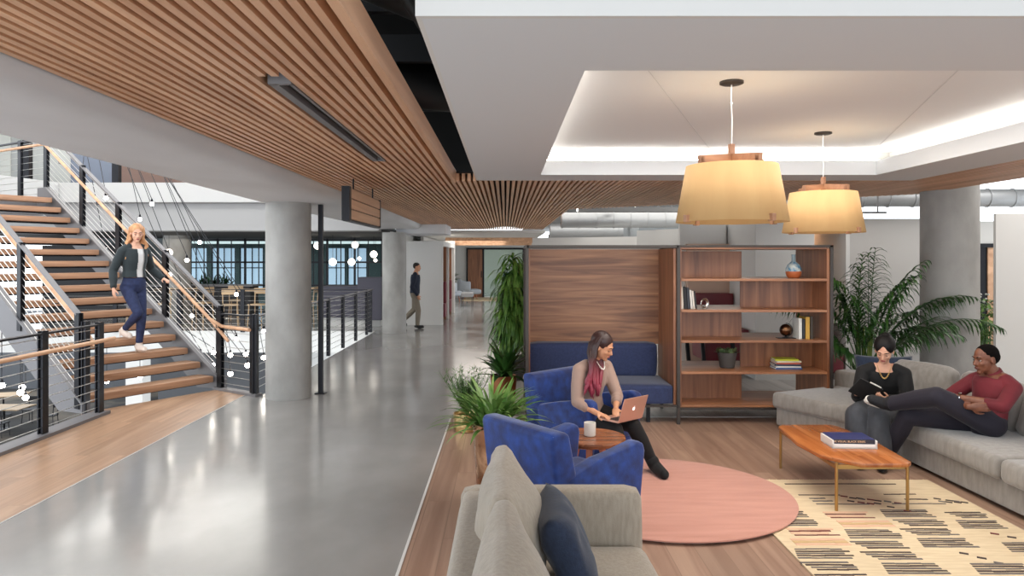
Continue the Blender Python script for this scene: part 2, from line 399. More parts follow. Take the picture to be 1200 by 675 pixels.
# upper storey back wall with dark posts, glass and panels
m = MB()
for i, (x0, x1, k) in enumerate([(-20, -17.6, 0), (-17.6, -16.9, 1), (-16.9, -15.8, 0), (-15.8, -13.9, 2), (-13.9, -12.5, 3), (-12.5, -9.2, 4), (-9.2, -8.0, 2), (-8, -3, 0)]):
    m.mi = k; m.b2((x0, 23.4+.02*i, 3.1), (x1, 23.6, 6.7))
struct('wall_upper_back', m, [pm((178, 178, 172)), pm((40, 40, 44)), pm((150, 152, 150)), pm((92, 100, 116)), pm((96, 74, 66))])
for x in (-17.2, -16.2, -13.4, -10.9):
    m = MB(); m.b2((x-.09, 20.5, 3.1), (x+.09, 20.68, 6.7)); struct('trim_3', m, m_blacksteel)
# second storey slab over the corridor; plenum
m = MB(); m.b2((-2.0, -2, 3.75), (7, 14, 3.85)); m.b2((-3.2, 14, 3.75), (1.2, 40, 3.85)); m.b2((7.0, -2, 3.4), (7.1, 12, 3.85)); m.b2((-3.2, -2, 3.06), (-1.9, 19, 3.12))
struct('ceiling_plenum', m, m_dark)
# slatted ceiling
def slat_end(x):
    pts = [(1.12, 12.9), (2.82, 11.8), (4.98, 10.3), (5.6, 9.8)]
    if x < 1.12: return 22.0 if x > -2.6 else 18
    for (a, ya), (b, yb) in zip(pts, pts[1:]):
        if a <= x <= b: return ya+(yb-ya)*(x-a)/(b-a)
    return 9.8
m = MB(); step = .0625; sw = .036; n = int((5.56+2.1)/step)
for i in range(n+1):
    x = -2.09+i*step
    if x > 1.02 and x < 1.12: pass
    y0 = -.6 if (x < -.6 or x > 4.58) else 8.16
    y1 = slat_end(x)
    cuts = [y0]+[c for c in (3.48, 7.1, 11.2, 15.2, 19.2) if y0+.3 < c < y1-.3]+[y1]
    for a, b in zip(cuts, cuts[1:]):
        if x < -.6 and abs(x+1.11) < .07:
            if b <= 3.6 or a >= 6.4: pass
            elif a < 6.45 < b: a = 6.47
            else: continue
        m.b2((x-sw/2, a+.003, SL), (x+sw/2, b-.003, SL+.085))
struct('ceiling_slats', m, m_slat, label='ceiling of parallel oak slats running along the corridor')
m = MB(); m.b2((-2.12, -.6, SL+.088), (-.55, 22, SL+.10)); m.b2((-.55, 8.16, SL+.088), (1.1, 22, SL+.10)); 
m.prism([(1.1, 8.16), (4.55, 8.16), (4.55, 10.5), (2.82, 11.8), (1.1, 12.9)], SL+.088, SL+.10); m.prism([(4.55, -.6), (5.58, -.6), (5.58, 9.8), (4.55, 10.5)], SL+.088, SL+.10)
struct('ceiling_slat_backing', m, mat('slat_backing', (30, 22, 18), .9))
m = MB(); m.b2((-.585, -.6, SL-.02), (-.545, 8.16, SL+.11)); m.b2((4.5, -.6, SL-.004), (4.53, 8.16, SL+.1))
struct('trim_4', m, m_slat)
# lounge soffit with recessed tray and cove
x0, x1, y0, y1 = -.3, 4.5, 2.64, 8.12; rx0, rx1, ry0, ry1 = .365, 3.83, 3.37, 7.57
m = MB(); zt = SL+.15
def ringslab(m, a, b, z0, z1):
    (ax0, ax1, ay0, ay1), (bx0, bx1, by0, by1) = a, b
    m.b2((ax0, ay0, z0), (ax1, by0, z1)); m.b2((ax0, by1, z0), (ax1, ay1, z1)); m.b2((ax0, by0, z0), (bx0, by1, z1)); m.b2((bx1, by0, z0), (ax1, by1, z1))
ringslab(m, (x0, x1, y0, y1), (rx0, rx1, ry0, ry1), SL, zt)
struct('ceiling_soffit', m, m_soffit)
m = MB(); m.b2((rx0-.3, ry0-.3, SL+.27), (rx1+.3, ry1+.3, SL+.33)); struct('ceiling_recess', m, m_recess)
m = MB(); e = .32
m.b2((rx0-e, ry0-e, zt), (rx0-.28, ry1+e, SL+.3)); m.b2((rx1+.28, ry0-e, zt), (rx1+e, ry1+e, SL+.3)); m.b2((rx0-e, ry0-e, zt), (rx1+e, ry0-.28, SL+.3)); m.b2((rx0-e, ry1+.28, zt), (rx1+e, ry1+e, SL+.3))
m.b2((x0, y0-.03, SL+.0), (x1, y0, SL+.75)); m.b2((x0-.02, y0-.03, SL), (x0, y1, SL+.35))
struct('trim_5', m, m_white)
m = MB()
for a, b in (((rx0-.12, ry0-.1, zt+.001), (rx0-.08, ry1+.1, zt+.02)), ((rx1+.08, ry0-.1, zt+.001), (rx1+.12, ry1+.1, zt+.02)), ((rx0-.1, ry1+.08, zt+.001), (rx1+.1, ry1+.12, zt+.02)), ((rx0-.1, ry0-.12, zt+.001), (rx1+.1, ry0-.08, zt+.02))): m.b2(a, b)
solo('cove_light_strip', m, m_led, 'warm white light strip hidden in the cove of the recessed ceiling', 'cove light')
# control joints in recess ceiling
m = MB(); m.bar((.5, 3.5, SL+.268), (2.2, 7.8, SL+.268), .006, .003); m.bar((2.3, 3.2, SL+.268), (3.9, 7.8, SL+.268), .006, .003); struct('trim_6', m, m_soffit)
# front upper wall above soffit near edge
# dark ducts seen in the plenum gap
m = MB(); m.tube([(-.9, 3.1, 3.35), (.1, 4.6, 3.35), (.4, 6.5, 3.35)], .26, 18); m.tube([(-1.3, 5.6, 3.25), (.3, 6.6, 3.3)], .2, 16)
for y in (2.6, 4.3, 5.4, 7.2): m.b2((-1.2, y, 3.3), (.2, y+.06, 3.5))
m.b2((-.5, 1, 3.2), (-.44, 8, 3.26)); m.b2((-.25, 6.6, 3.0), (.3, 7.6, 3.06)); m.tube([(-.7, 1, 3.1), (-.1, 8, 3.1)], .025, 8)
solo('ceiling_duct', m, m_duct_dark, 'black painted ductwork in the open slot beside the oak slats', 'duct', smooth=50)
# columns
def column(x, y, r, zt, label):
    m = MB(); m.lathe([(r, 0), (r, zt)], (x, y, 0), 48); o = struct('column', m, m_conc, label); return o
column(-2.9, 9.82, .295, 2.6, 'round concrete column beside the stair landing')
column(-2.78, 18.4, .3, 2.5, 'round concrete column down the corridor')
column(5.72, 9.45, .335, 3.2, 'round concrete column behind the grey sectional sofa')
m = MB(); m.b2((-2.56, 10.04, 0), (-2.5, 10.1, 2.6)); m.b2((-2.6, 10.0, 0), (-2.46, 10.14, .012)); solo('steel_post', m, m_blacksteel, 'slim black steel post from floor to ceiling beside the concrete column', 'post')
# ------------------------------------------------------------------ cafe storey beyond the atrium
gy = 26.0
t = thing('glass_partition', 'black framed gridded glass partition behind the cafe tables', 'partition', (-8, gy, 0))
m = MB(); gx0, gx1 = -11.15, -3.35
xs = [gx0+i*.97 for i in range(9)]
for x in xs: m.b2((x-.035, gy-.03, 0), (x+.035, gy+.03, 2.56))
for x in [q+.48 for q in xs[:-1]]: m.b2((x-.015, gy-.015, .9), (x+.015, gy+.015, 2.5))
for z in (.04, .9, 1.72, 2.5): m.b2((gx0, gy-.03, z-.03), (gx1, gy+.03, z+.03))
obj('frame', m, m_blacksteel, t, world=True)
m = MB(); m.b2((gx0, gy-.004, .05), (gx1, gy+.004, 2.5)); obj('pane', m, m_glass, t, world=True)
m = MB(); m.b2((-16, 25.9, 0), (gx0, 26.1, 2.56)); struct('wall_cafe_back', m, pm((120, 128, 130)))
# windows of the offices behind
m = MB(); wy = 34
wins = [(-13.6, -12.5), (-12.3, -11.2), (-8.3, -7.4), (-7.3, -6.4), (-14.9, -13.8)]
wins = sorted(wins); xx = -16
for a, b in wins:
    m.b2((xx, wy, 0), (a, wy+.2, 2.6)); m.b2((a, wy, 0), (b, wy+.2, .45)); m.b2((a, wy, 2.35), (b, wy+.2, 2.6)); xx = b
m.b2((xx, wy, 0), (-3, wy+.2, 2.6)); struct('wall_office_back', m, pm((96, 110, 112)))
m_day = mat('window_daylight', (236, 244, 255), .8, emis=((200, 222, 255), .55))  # glowing sheet behind the window bars stands in for outside daylight
for i, (a, b) in enumerate(wins):
    m = MB(); m.b2((a, wy+.08, .45), (b, wy+.1, 2.35)); m.mi = 1
    for z in (.45, 1.4, 2.33): m.b2((a, wy+.02, z), (b, wy+.06, z+.04))
    for x in (a, (a+b)/2, b-.04): m.b2((x, wy+.02, .45), (x+.04, wy+.06, 2.35))
    struct('window_%d' % (i+1), m, [m_day, m_blacksteel])
m = MB(); m.b2((-3.25, 20.4, 0), (-3.15, 34, 2.6)); struct('wall_cafe_right', m, m_white)
# white block with the phone booth niches
t_y = 20.4
m = MB(); m.b2((-3.15, t_y, 0), (-1.78, t_y+.12, 2.33)); m.b2((-3.1, t_y, 2.2), (-1.72, t_y+4.6, 2.33)); m.b2((-3.1, t_y+4.5, 0), (-1.72, t_y+4.75, 2.45))
for y in (t_y+.05, t_y+2.2): m.b2((-3.1, y, 0), (-1.74, y+.14, 2.3))
m.b2((-2.75, t_y+.1, 0), (-2.6, t_y+4.6, 2.3))
struct('wall_booth_block', m, m_white)
for k in range(2):
    yb = t_y+.25+k*2.15
    t = thing('phone_booth', ['nearer booth niche with wood back and maroon seat by the corridor', 'farther booth niche with wood back and maroon seat by the corridor'][k], 'booth', (-2.1, yb+.9, 0))
    m = MB(); m.b2((-2.6, yb, 0), (-2.55, yb+1.9, 2.2)); m.b2((-2.55, yb+1.75, 0), (-1.8, yb+1.8, 2.2)); obj('wood_panel', m, m_walnut_z, t, world=True)
    m = MB(); m.b2((-2.5, yb+1.2, .1), (-1.78, yb+1.75, .5), .04); m.b2((-2.5, yb+1.55, .5), (-1.78, yb+1.75, 1.15), .04); obj('seat', m, m_maroon, t, world=True)
    m = MB(); m.b2((-2.5, yb+.3, .7), (-1.85, yb+.9, .74)); obj('table_top', m, m_white, t, world=True)
# end of the corridor
m = MB(); m.b2((-4, 35.0, 0), (-1.75, 35.2, 2.75)); m.b2((-1.75, 35.0, 2.3), (.9, 35.2, 2.75)); m.b2((.9, 35, 0), (12, 35.2, 2.75)); m.b2((-2.9, 25.2, 0), (-2.8, 35, 2.6))
struct('wall_corridor_end', m, m_white)
m = MB(); m.b2((-3, 40, 0), (2, 40.1, 2.8)); struct('wall_meeting_room', m, pm((226, 222, 206)))
m = MB(); m.b2((-3.1, 22, 2.62), (1.2, 40, 2.7)); struct('ceiling_corridor_far', m, m_white)
m = MB(); m.b2((-2.2, 27, 2.42), (1.1, 27.3, 2.62)); m.b2((-2.2, 30.5, 2.4), (1.1, 30.8, 2.62)); struct('trim_7', m, m_slat)
m = MB(); m.b2((-1.78, 34.93, 0), (-1.06, 35.02, 2.3)); m.mi = 1
for a, b in (((-1.85, 34.9, 2.28), (.9, 35.1, 2.36)), ((-1.85, 34.9, 0), (-1.77, 35.1, 2.3)), ((-1.08, 34.9, 0), (-1.0, 35.1, 2.3)), ((.83, 34.9, 0), (.9, 35.1, 2.3))): m.b2(a, b)
m.b2((-1.15, 34.86, .95), (-1.11, 34.9, 1.25))
struct('door_1', m, [m_walnut_z, m_blacksteel])
m = MB(); m.b2((-1.0, 35.0, .05), (.83, 35.02, 2.28)); struct('window_6', m, m_glass)
m = MB(); m.prism([(-1.9, 32.0), (.9, 32.0), (.9, 34.6), (-1.9, 34.6)], .001, .02); solo('area_rug', m, m_cream, 'cream rug at the far end of the corridor', 'rug')
# ------------------------------------------------------------------ space behind the shelving
m = MB(); m.b2((.9, 9.9, 3.3), (9, 40, 3.4)); m.b2((5.9, 4, 3.3), (9, 9.9, 3.4)); struct('ceiling_exposed_deck', m, mat('painted_deck', (150, 150, 150), .7))
m = MB(); m.prism([(3.82, 11.2), (4.72, 11.2), (4.72, 12.6), (3.82, 12.6)], 0, 2.45); m.prism([(5.2, 11.2), (5.26, 11.2), (5.26, 12.6), (5.2, 12.6)], 0, 2.45)
m.prism([(2.6, 14.5), (3.8, 12.6), (4.0, 12.6), (2.8, 14.6)], 0, 2.4); m.prism([(.6, 16), (2.8, 15.0), (2.8, 15.2), (.6, 16.2)], 0, 2.3)
m.b2((3.0, 12.6, 0), (5.3, 12.7, 2.45)); struct('wall_booth_white', m, m_white)
m = MB(); m.b2((4.72, 12.5, 0), (5.2, 12.6, 2.45)); m.b2((3.1, 12.5, 0), (3.82, 12.6, 2.1)); m.b2((4.72, 11.25, 2.34), (5.2, 12.5, 2.45)); struct('wall_booth_warm', m, m_pinkwall)
m = MB(); m.b2((4.74, 12.4, 2.28), (5.18, 12.44, 2.31)); solo('booth_light', m, mat('warm_strip', (255, 220, 180), .5, emis=((255, 214, 170), 6)), 'warm light strip at the top of the booth niche right of the shelving', 'light strip')
t = thing('booth_sofa', 'maroon leather booth seat right of the shelving behind the palm', 'bench', (4.96, 12.0, 0))
m = MB(); m.cushion(Matrix.Translation((4.96, 12.3, .95)), (.46, .3, .8), .06, .02); obj('backrest', m, m_maroon, t, world=True)
m = MB(); m.cushion(Matrix.Translation((4.96, 11.7, .3)), (.46, 1.0, .42), .06, .02); obj('seat', m, m_maroon, t, world=True)
m = MB(); m.b2((4.73, 11.25, .86), (5.19, 11.9, .9)); solo('booth_table', m, m_lightfloor, 'small pale table inside the booth niche with the maroon seat', 'table')
t = thing('booth_sofa', 'maroon leather booth seat seen through the open shelves', 'bench', (3.4, 12, 0))
m = MB(); m.cushion(Matrix.Translation((3.45, 12.3, 1.0)), (.7, .2, .55), .03, .0); obj('backrest', m, m_maroon, t, world=True)
m = MB(); m.cushion(Matrix.Translation((3.45, 11.8, .5)), (.7, .8, .5), .03, .0); obj('seat', m, m_maroon, t, world=True)
m = MB(); m.b2((5.26, 11.2, 0), (7.2, 11.3, 2.42)); m.b2((5.26, 11.2, 2.42), (7.2, 14, 2.46)); struct('wall_grey', m, m_greywall)
m = MB(); m.b2((6.42, 9.6, 0), (8.6, 9.65, 2.44)); m.b2((8.5, -2, 0), (8.6, 9.7, 3.3)); struct('wall_right', m, m_white)
m = MB(); m.b2((7.2, 11.2, 2.05), (9, 11.3, 2.42)); m.mi = 1; m.b2((7.38, 11.22, 0), (7.95, 11.28, 2.05)); m.mi = 2; m.b2((7.2, 11.2, 0), (7.3, 11.3, 2.05)); m.b2((7.3, 11.24, 0), (7.38, 11.28, 2.05)); m.b2((7.2, 11.18, 2.02), (8, 11.3, 2.08))
struct('door_2', m, [m_white, m_slat, m_blacksteel])
# services under the deck
def duct(name, p0, p1, r, label, mt=m_duct, seg=.35):
    p0 = V(p0); p1 = V(p1); d = (p1-p0); n = max(2, int(d.length/seg)); m = MB()
    m.tube([p0, p1], r, 24)
    for i in range(n+1): q = p0+d*(i/n); m.tube([q-d.normalized()*.012, q+d.normalized()*.012], r+.012, 24)
    for i in range(3): q = p0+d*((i+.5)/3); m.tube([q, V((q.x, q.y, 3.3))], .006, 6)
    solo(name, m, mt, label, 'duct')
duct('round_duct', (4.2, 10.9, 2.75), (9, 10.9, 2.75), .13, 'silver spiral duct passing behind the right concrete column')
duct('round_duct', (1.2, 15.5, 2.66), (7, 15.5, 2.66), .16, 'silver round duct nearest above the wood booth')
duct('round_duct', (1.2, 19.5, 2.6), (8, 19.5, 2.6), .2, 'silver round duct farthest above the wood booth')
def tray(y, z, x0, x1, w_, h_, label, skew=0):
    m = MB(); m.bar((x0, y, z), (x1, y+skew, z), w_, h_)
    for i in range(5):
        x = x0+(x1-x0)*(i+.5)/5; m.b2((x-.008, y+skew*(i+.5)/5-.01, z), (x+.008, y+skew*(i+.5)/5+.01, 3.3))
    solo('cable_tray', m, m_tray, label, 'cable tray')
tray(14.0, 2.78, 1.4, 6.5, .3, .08, 'grey cable tray nearest above the wood booth')
tray(17.2, 2.64, 1.3, 6.5, .3, .1, 'grey cable tray in the middle above the wood booth')
tray(22.0, 2.5, 1.3, 7, .4, .14, 'grey cable tray farthest above the wood booth')
tray(12.9, 2.95, 1.6, 2.2, .14, .08, 'short slanting grey tray by the end of the oak slats', 2.5)
tray(10.4, 2.5, 4.2, 5.4, .03, .03, 'thin rail hung under the silver duct left of the column')
m = MB(); m.b2((2.9, 15.9, 2.25), (4.1, 18, 2.62)); solo('air_unit', m, pm((150, 156, 160), .5, metal=.3), 'grey boxed air handling unit hung above the wood booth', 'air unit')
for i, (a, b, y, z) in enumerate([(1.6, 3.0, 16.3, 2.9), (3.4, 5.2, 13.3, 3.05), (1.5, 2.6, 20.8, 2.75), (5.2, 6.6, 12.5, 3.0)]):
    m = MB(); m.b2((a, y, z), (b, y+.08, z+.06)); m.b2((a+.1, y+.035, z+.06), (a+.11, y+.045, 3.3)); m.b2((b-.11, y+.035, z+.06), (b-.1, y+.045, 3.3))
    solo('linear_light', m, mat('tube_light', (255, 255, 250), .5, emis=((255, 252, 244), 7)), ['white tube light at left above the wood booth', 'white tube light behind the nearer pendant lamp', 'small white tube light farthest back above the booth', 'white tube light left of the right column'][i], 'light', group=None)
# slot fixture in the slats
t = thing('slot_light', 'black and grey linear fixture set between the oak ceiling slats', 'light fixture', (-1.11, 5.05, SL))
m = MB(); m.b2((-1.165, 3.62, SL-.006), (-1.12, 6.45, SL+.08)); m.b2((-1.065, 3.62, SL-.006), (-1.05, 6.45, SL+.08)); m.b2((-1.165, 3.6, SL-.006), (-1.05, 3.63, SL+.08)); m.b2((-1.165, 6.44, SL-.006), (-1.05, 6.47, SL+.08)); obj('frame', m, m_steel_l, t, world=True)
m = MB(); m.b2((-1.12, 3.63, SL+.03), (-1.065, 6.44, SL+.085)); obj('slot', m, m_blk, t, world=True)
m_signwood = wood('pale_sign_wood', (206, 164, 130), (232, 194, 160), 'y', None, .5)
t = thing('hanging_sign', 'black edged sign of three pale wood boards hung from the slats', 'sign', (-1.65, 8.5, 2.42))
for k in range(3):
    z0 = 2.262+k*.111; m = MB(); m.b2((-1.675, 7.66, z0), (-1.61, 9.44, z0+.1), .004); obj('board', m, m_signwood, t, world=True)
m = MB(); m.b2((-1.685, 7.56, 2.245), (-1.605, 7.66, 2.6)); m.b2((-1.68, 9.44, 2.245), (-1.605, 9.47, 2.6)); m.b2((-1.665, 7.6, 2.25), (-1.63, 9.45, 2.595)); m.b2((-1.68, 7.6, 2.24), (-1.606, 9.45, 2.252)); obj('frame', m, m_blacksteel, t, world=True)
for y in (7.95, 9.1):
    m = MB(); m.tube([(-1.645, y, 2.58), (-1.645, y, SL+.02)], .009, 8); obj('hanger_rod', m, m_blacksteel, t, world=True)
# ================================================================== STAIRCASE
Wd = V((.5225, .8526, 0)); Ad = V((-.8526, .5225, 0)); F0 = V((-4.13, 10.47, 0)); N0 = F0-Wd*1.9
RUN, RISE = .2875, .18125; TAN = RISE/RUN
def sp(s, t, z=0): return N0+Wd*s+Ad*t+V((0, 0, z))
stair = thing('staircase', 'open riser staircase with wood treads and grey steel stringers', 'staircase', tuple(F0-Wd*.95))
m = MB()
TT = 16*RUN
for s, nm in ((0, 'near'), (1.9, 'far')):
    m = MB()
    off = -.04 if s == 0 else .0
    a = sp(s+off, -.12, 0); 
    # channel side plate
    def pt(t, z, ds=0): return sp(s+off+ds, t, z)
    poly = [(-.15, 0.0), (-.15, .12), (TT, TAN*TT+.2), (TT+.3, TAN*TT+.2), (TT+.3, TAN*TT-.22), (TT, TAN*TT-.3), (.42, 0.0-.02)]
    for d0, d1 in ((0, .03),):
        A_ = [m.bm.verts.new(pt(t_, z_, d0)) for t_, z_ in poly]; B_ = [m.bm.verts.new(pt(t_, z_, d1)) for t_, z_ in poly]
        m._f(A_); m._f(B_[::-1])
        for i in range(len(poly)): j = (i+1) % len(poly); m._f([A_[i], A_[j], B_[j], B_[i]])
    m.bar(pt(-.15, .12, .02), pt(TT, TAN*TT+.2, .02), .11, .018, up=tuple(Wd.cross(Ad)))
    m.bar(pt(-.15, .12, .02), pt(-.15, 0, .02), .1, .018, up=tuple(Ad))
    obj('stringer', m, m_steel_l, stair, world=True)
for k in range(1, 17):
    t0 = (k-1)*RUN; z = RISE*k
    m = MB(); c = sp(.95, t0+.15, z-.042)
    t = bmesh.new(); bmesh.ops.create_cube(t, size=1)
    for v in t.verts: v.co = V((v.co.x*1.8, v.co.y*.33, v.co.z*.085))
    bmesh.ops.bevel(t, geom=list(t.edges), offset=.006, segments=2, affect='EDGES')
    m._merge(t)
    o = obj('tread', m, m_tread, stair); o.matrix_parent_inverse = Matrix.Translation(-stair.location); o.location = c; o.rotation_euler = (0, 0, math.atan2(Wd.y, Wd.x))
    m = MB(); m.bar(sp(.02, t0+.2, z-.097), sp(1.86, t0+.2, z-.097), .22, .025); m.bar(sp(.02, t0+.3, z-.075), sp(1.86, t0+.3, z-.075), .012, .05)
    if k < 16: obj('tread_support', m, m_blacksteel, stair, world=True)
# landing at the top
m = MB(); m.prism([tuple(sp(-.2, TT+.3))[:2], tuple(sp(2.0, TT+.3))[:2], tuple(sp(2.0, TT+4))[:2], tuple(sp(-.2, TT+4))[:2]], 2.62, 2.9)
struct('floor_stair_landing', m, m_steel_l)
# ---- railings
def post(m, p, h, w_=.05, d_=.1, dirv=None):
    dirv = dirv or V((0, 1, 0)); a = math.atan2(dirv.y, dirv.x)
    for s in (-1, 1): m.box(p+V((-sin(a)*0, 0, h/2))+V((-sin(a), cos(a), 0))*s*.022, (d_, .012, h), rz=a)
    m.box(p+V((0, 0, h/2)), (d_*.55, .034, h), rz=a)
def rail_run(name, label, pts_base, slope_pts, hpost, ncab, top=True, hand=None, dz0=.0, group=None):
    """pts_base: list of posts (pos, bottom z, height, dir). slope_pts: (p0,p1) lines for rails at base height"""
    t = thing(name, label, 'railing', tuple(slope_pts[0][0]), group=group)
    for p, h, d in pts_base:
        m = MB(); post(m, V(p), h, dirv=d); obj('post', m, m_blacksteel, t, world=True)
    for p0, p1 in slope_pts:
        p0 = V(p0); p1 = V(p1)
        m = MB(); m.bar(p0+V((0, 0, 1.07)), p1+V((0, 0, 1.07)), .07, .02); obj('top_rail', m, m_steel if top is True else top, t, world=True)
        for k in range(ncab):
            z = .10+dz0+k*(.92/(ncab-1)); m = MB(); m.tube([p0+V((0, 0, z)), p1+V((0, 0, z))], .0045, 6); obj('cable', m, m_cable, t, world=True)
    if hand:
        for (q, off) in hand:
            m = MB(); m.tube([V(x)+V((0, 0, .9)) for x in q], .024, 10); obj('handrail', m, m_slat, t, world=True)
            m = MB()
            for i in range(len(q)-1):
                a = V(q[i]); b = V(q[i+1]); nb = max(1, int((b-a).length/1.2))
                for j in range(nb): c = a.lerp(b, (j+.5)/nb)+V((0, 0, .88)); m.tube([c, c-V((0, 0, .05)), c-V((0, 0, .05))-V(off)], .006, 6)
            obj('rail_bracket', m, m_steel, t, world=True)
    return t
up = TAN
def sl(s, t, dz=.2): return sp(s, t, up*t+dz)
# far side stair rail
tt = TT
ps = [(sl(1.93, t_, .06)-V((0, 0, .0)), 1.15, Ad) for t_ in (-.05, 1.22, 2.45, 3.5, 4.65)]
rail_run('stair_railing', 'cable railing on the far side of the staircase behind the woman', ps, [(sl(1.93, -.05, .12), sl(1.93, 4.65, .12))], 1.1, 11, top=m_steel_l,
         hand=[([sl(1.84, -.35, .02)-V((0, 0, 0)), sl(1.84, 0, .06), sl(1.84, 4.65, .08)], Wd*-.08)])
ps = [(sl(-.03, t_, .06), 1.15, Ad) for t_ in (-.02, 1.35, 2.7, 4.0, 5.2)]
rail_run('stair_railing', 'cable railing on the near side of the staircase above the slate stringer', ps, [(sl(-.03, -.02, .12), sl(-.03, 5.0, .12))], 1.1, 11, top=m_steel_l,
         hand=[([sl(.07, -.2, .02), sl(.07, 0, .06), sl(.07, 5.0, .08)], Wd*.08)])
# landing guards on top
ps = [(sp(1.93, TT+.9*i+.05, 2.9), 1.1, Ad) for i in (1, 2, 3.5)]
rail_run('landing_railing', 'cable guard railing at the top landing of the staircase', ps, [(sp(1.93, TT+.05, 2.9), sp(1.93, TT+3.2, 2.9))], 1.1, 9, hand=[([sp(1.86, TT+.05, 2.95), sp(1.86, TT+3.2, 2.95)], Wd*-.06)])
# left railing along opening
Y = V((0, 1, 0))
ps = [((-4.8, y, 0), 1.1, Y) for y in (8.68, 7.62, 6.3, 5.0, 3.7)]+[((-5.02, 8.78, 0), 1.1, Y)]
rail_run('floor_railing', 'cable railing in the lower left along the wood landing edge', ps, [((-4.8, 3, 0), (-4.8, 8.68, 0))], 1.1, 10, top=m_blacksteel,
         hand=[([(-4.66, 3, .0), (-4.66, 8.75, .0)], V((.12, 0, 0)))])
m = MB(); m.b2((-4.9, -1, -.02), (-4.72, 8.78, .035)); m.b2((-4.93, -1, -.45), (-4.9, 8.7, .03)); struct('trim_8', m, m_steel_l)
# railing between stair foot and column
A0 = V((-4.02, 10.36, 0)); A1 = V((-3.3, 9.84, 0)); dd = (A1-A0).normalized()
rail_run('floor_railing', 'short cable railing between the stair foot and the concrete column', [(A0, 1.1, dd), (A1-dd*.12, 1.1, dd)], [(A0, A1-dd*.12)], 1.1, 10, top=m_blacksteel, hand=[([A0+V((-.1, -.1, .1)), A0+V((.05, -.08, 0)), A1+V((-.1, -.08, 0))], V((0, -.06, 0)))])
m = MB(); m.bar(A0-dd*.1+V((0, 0, .01)), A1+V((0, 0, .01)), .12, .05); struct('trim_9', m, m_steel_l)
ps = [((-3.36, y, 0), 1.1, Y) for y in (9.88, 11.6, 12.6, 13.95, 15.2, 16.5, 17.8)]
rail_run('floor_railing', 'cable railing along the atrium edge behind the concrete column', ps, [((-3.36, 9.88, 0), (-3.36, 18.5, 0))], 1.1, 10, top=m_steel_l)
ps = [((-3.4-i*1.6, 18.45, 0), 1.07, V((1, 0, 0))) for i in range(8)]
rail_run('floor_railing', 'cable railing on the far side of the atrium before the cafe', ps, [((-3.4, 18.45, 0), (-15.8, 18.45, 0))], 1.1, 9, top=m_blacksteel)
# ------------------------------------------------------------------ string of bulbs in the atrium
hub = V((-7.6, 13, 6.3))
t = thing('lamp_canopy', 'dark round canopy high in the atrium holding the hanging bulbs', 'canopy', tuple(hub)); m = MB(); m.lathe([(.35, 0), (.35, .06), (.05, .12)], (0, 0, 0)); obj('plate', m, m_blacksteel, t)
bulbs = [(96, 222), (124, 232), (178, 239), (164, 257), (123, 292), (234, 284), (219, 305), (199, 322), (249, 352), (277, 345), (225, 370), (277, 397), (309, 388), (235, 415), (250, 413), (270, 416), (288, 415), (290, 428), (270, 438), (249, 428), (243, 437), (309, 419), (164, 442), (125, 447), (2, 452), (24, 460), (26, 454), (30, 466)]
wh = ['hanging bulb highest at left beside the stair rail', 'hanging bulb just right of the highest one over the stair', 'hanging bulb above and right of the woman on the stair, upper of two', 'hanging bulb right of the woman\'s head, lower of two', 'hanging bulb left of the shoulder of the woman on the stair', 'hanging bulb in front of the atrium beam, rightmost above the rail', 'hanging bulb just under the beam above the stair handrail', 'hanging bulb against the top of the stair rail', 'hanging bulb over the end of the stair rail', 'hanging bulb in front of the pale cafe chairs', 'hanging bulb behind the slanting cables right of the woman', 'hanging bulb between the two short railing posts, upper', 'hanging bulb at the edge of the concrete column', 'low bulb leftmost of the cluster under the white slab', 'low bulb in the cluster under the white slab, behind the cables', 'low bulb left of the post by the column, upper', 'low bulb beside the short railing post', 'low bulb right of the short railing post', 'largest low bulb seen between the short railing posts', 'low bulb behind the lowest slanting cables', 'lowest small bulb near the stair foot', 'low bulb at the foot of the concrete column', 'bulb shining under a lower tread, right one', 'bulb shining under a lower tread beside the post', 'bulb at far left below the wood handrail', 'bulb in the lower left group of three, left', 'bulb in the lower left group of three, top', 'bulb in the lower left group of three, lowest']
for i, (x, y) in enumerate(bulbs):
    D = 12.2+(i*37 % 17)/17*1.6 if i < 22 and i > 0 else (12.5 if i == 0 else 13.5)
    if i in (22, 23): D = 14
    if i >= 24: D = 10+.3*(i-24)
    p = at(x, y, D); t = thing('hanging_bulb', wh[i], 'bulb', tuple(p), group='glowing bulbs hung in the atrium')
    m = MB(); m.ell((0, 0, 0), .035 if i < 13 else .042); obj('bulb', m, m_bulb, t)
    m = MB(); m.lathe([(.018, .03), (.022, .05), (.012, .09)], n=10); obj('socket', m, m_blacksteel, t)
    h = hub+V((.3*cos(i*2.4), .3*sin(i*2.4), 0)) if i < 22 else V((p.x, p.y, -.55)) if i < 22 or i >= 24 else V((p.x-.2, p.y, -.5))
    if i >= 13: h = V((p.x-.12-.2*(i % 3), p.y, .6+.2*(i % 2))) if i < 22 else V((p.x, p.y, p.z+.8))
    if i < 13: m = MB(); m.tube([(0, 0, .08), tuple(h-p)], .006, 5); obj('cord', m, m_blacksteel, t)
    else: m = MB(); m.tube([(0, 0, .08), tuple(h-p)], .006, 5); obj('cord', m, m_blacksteel, t)
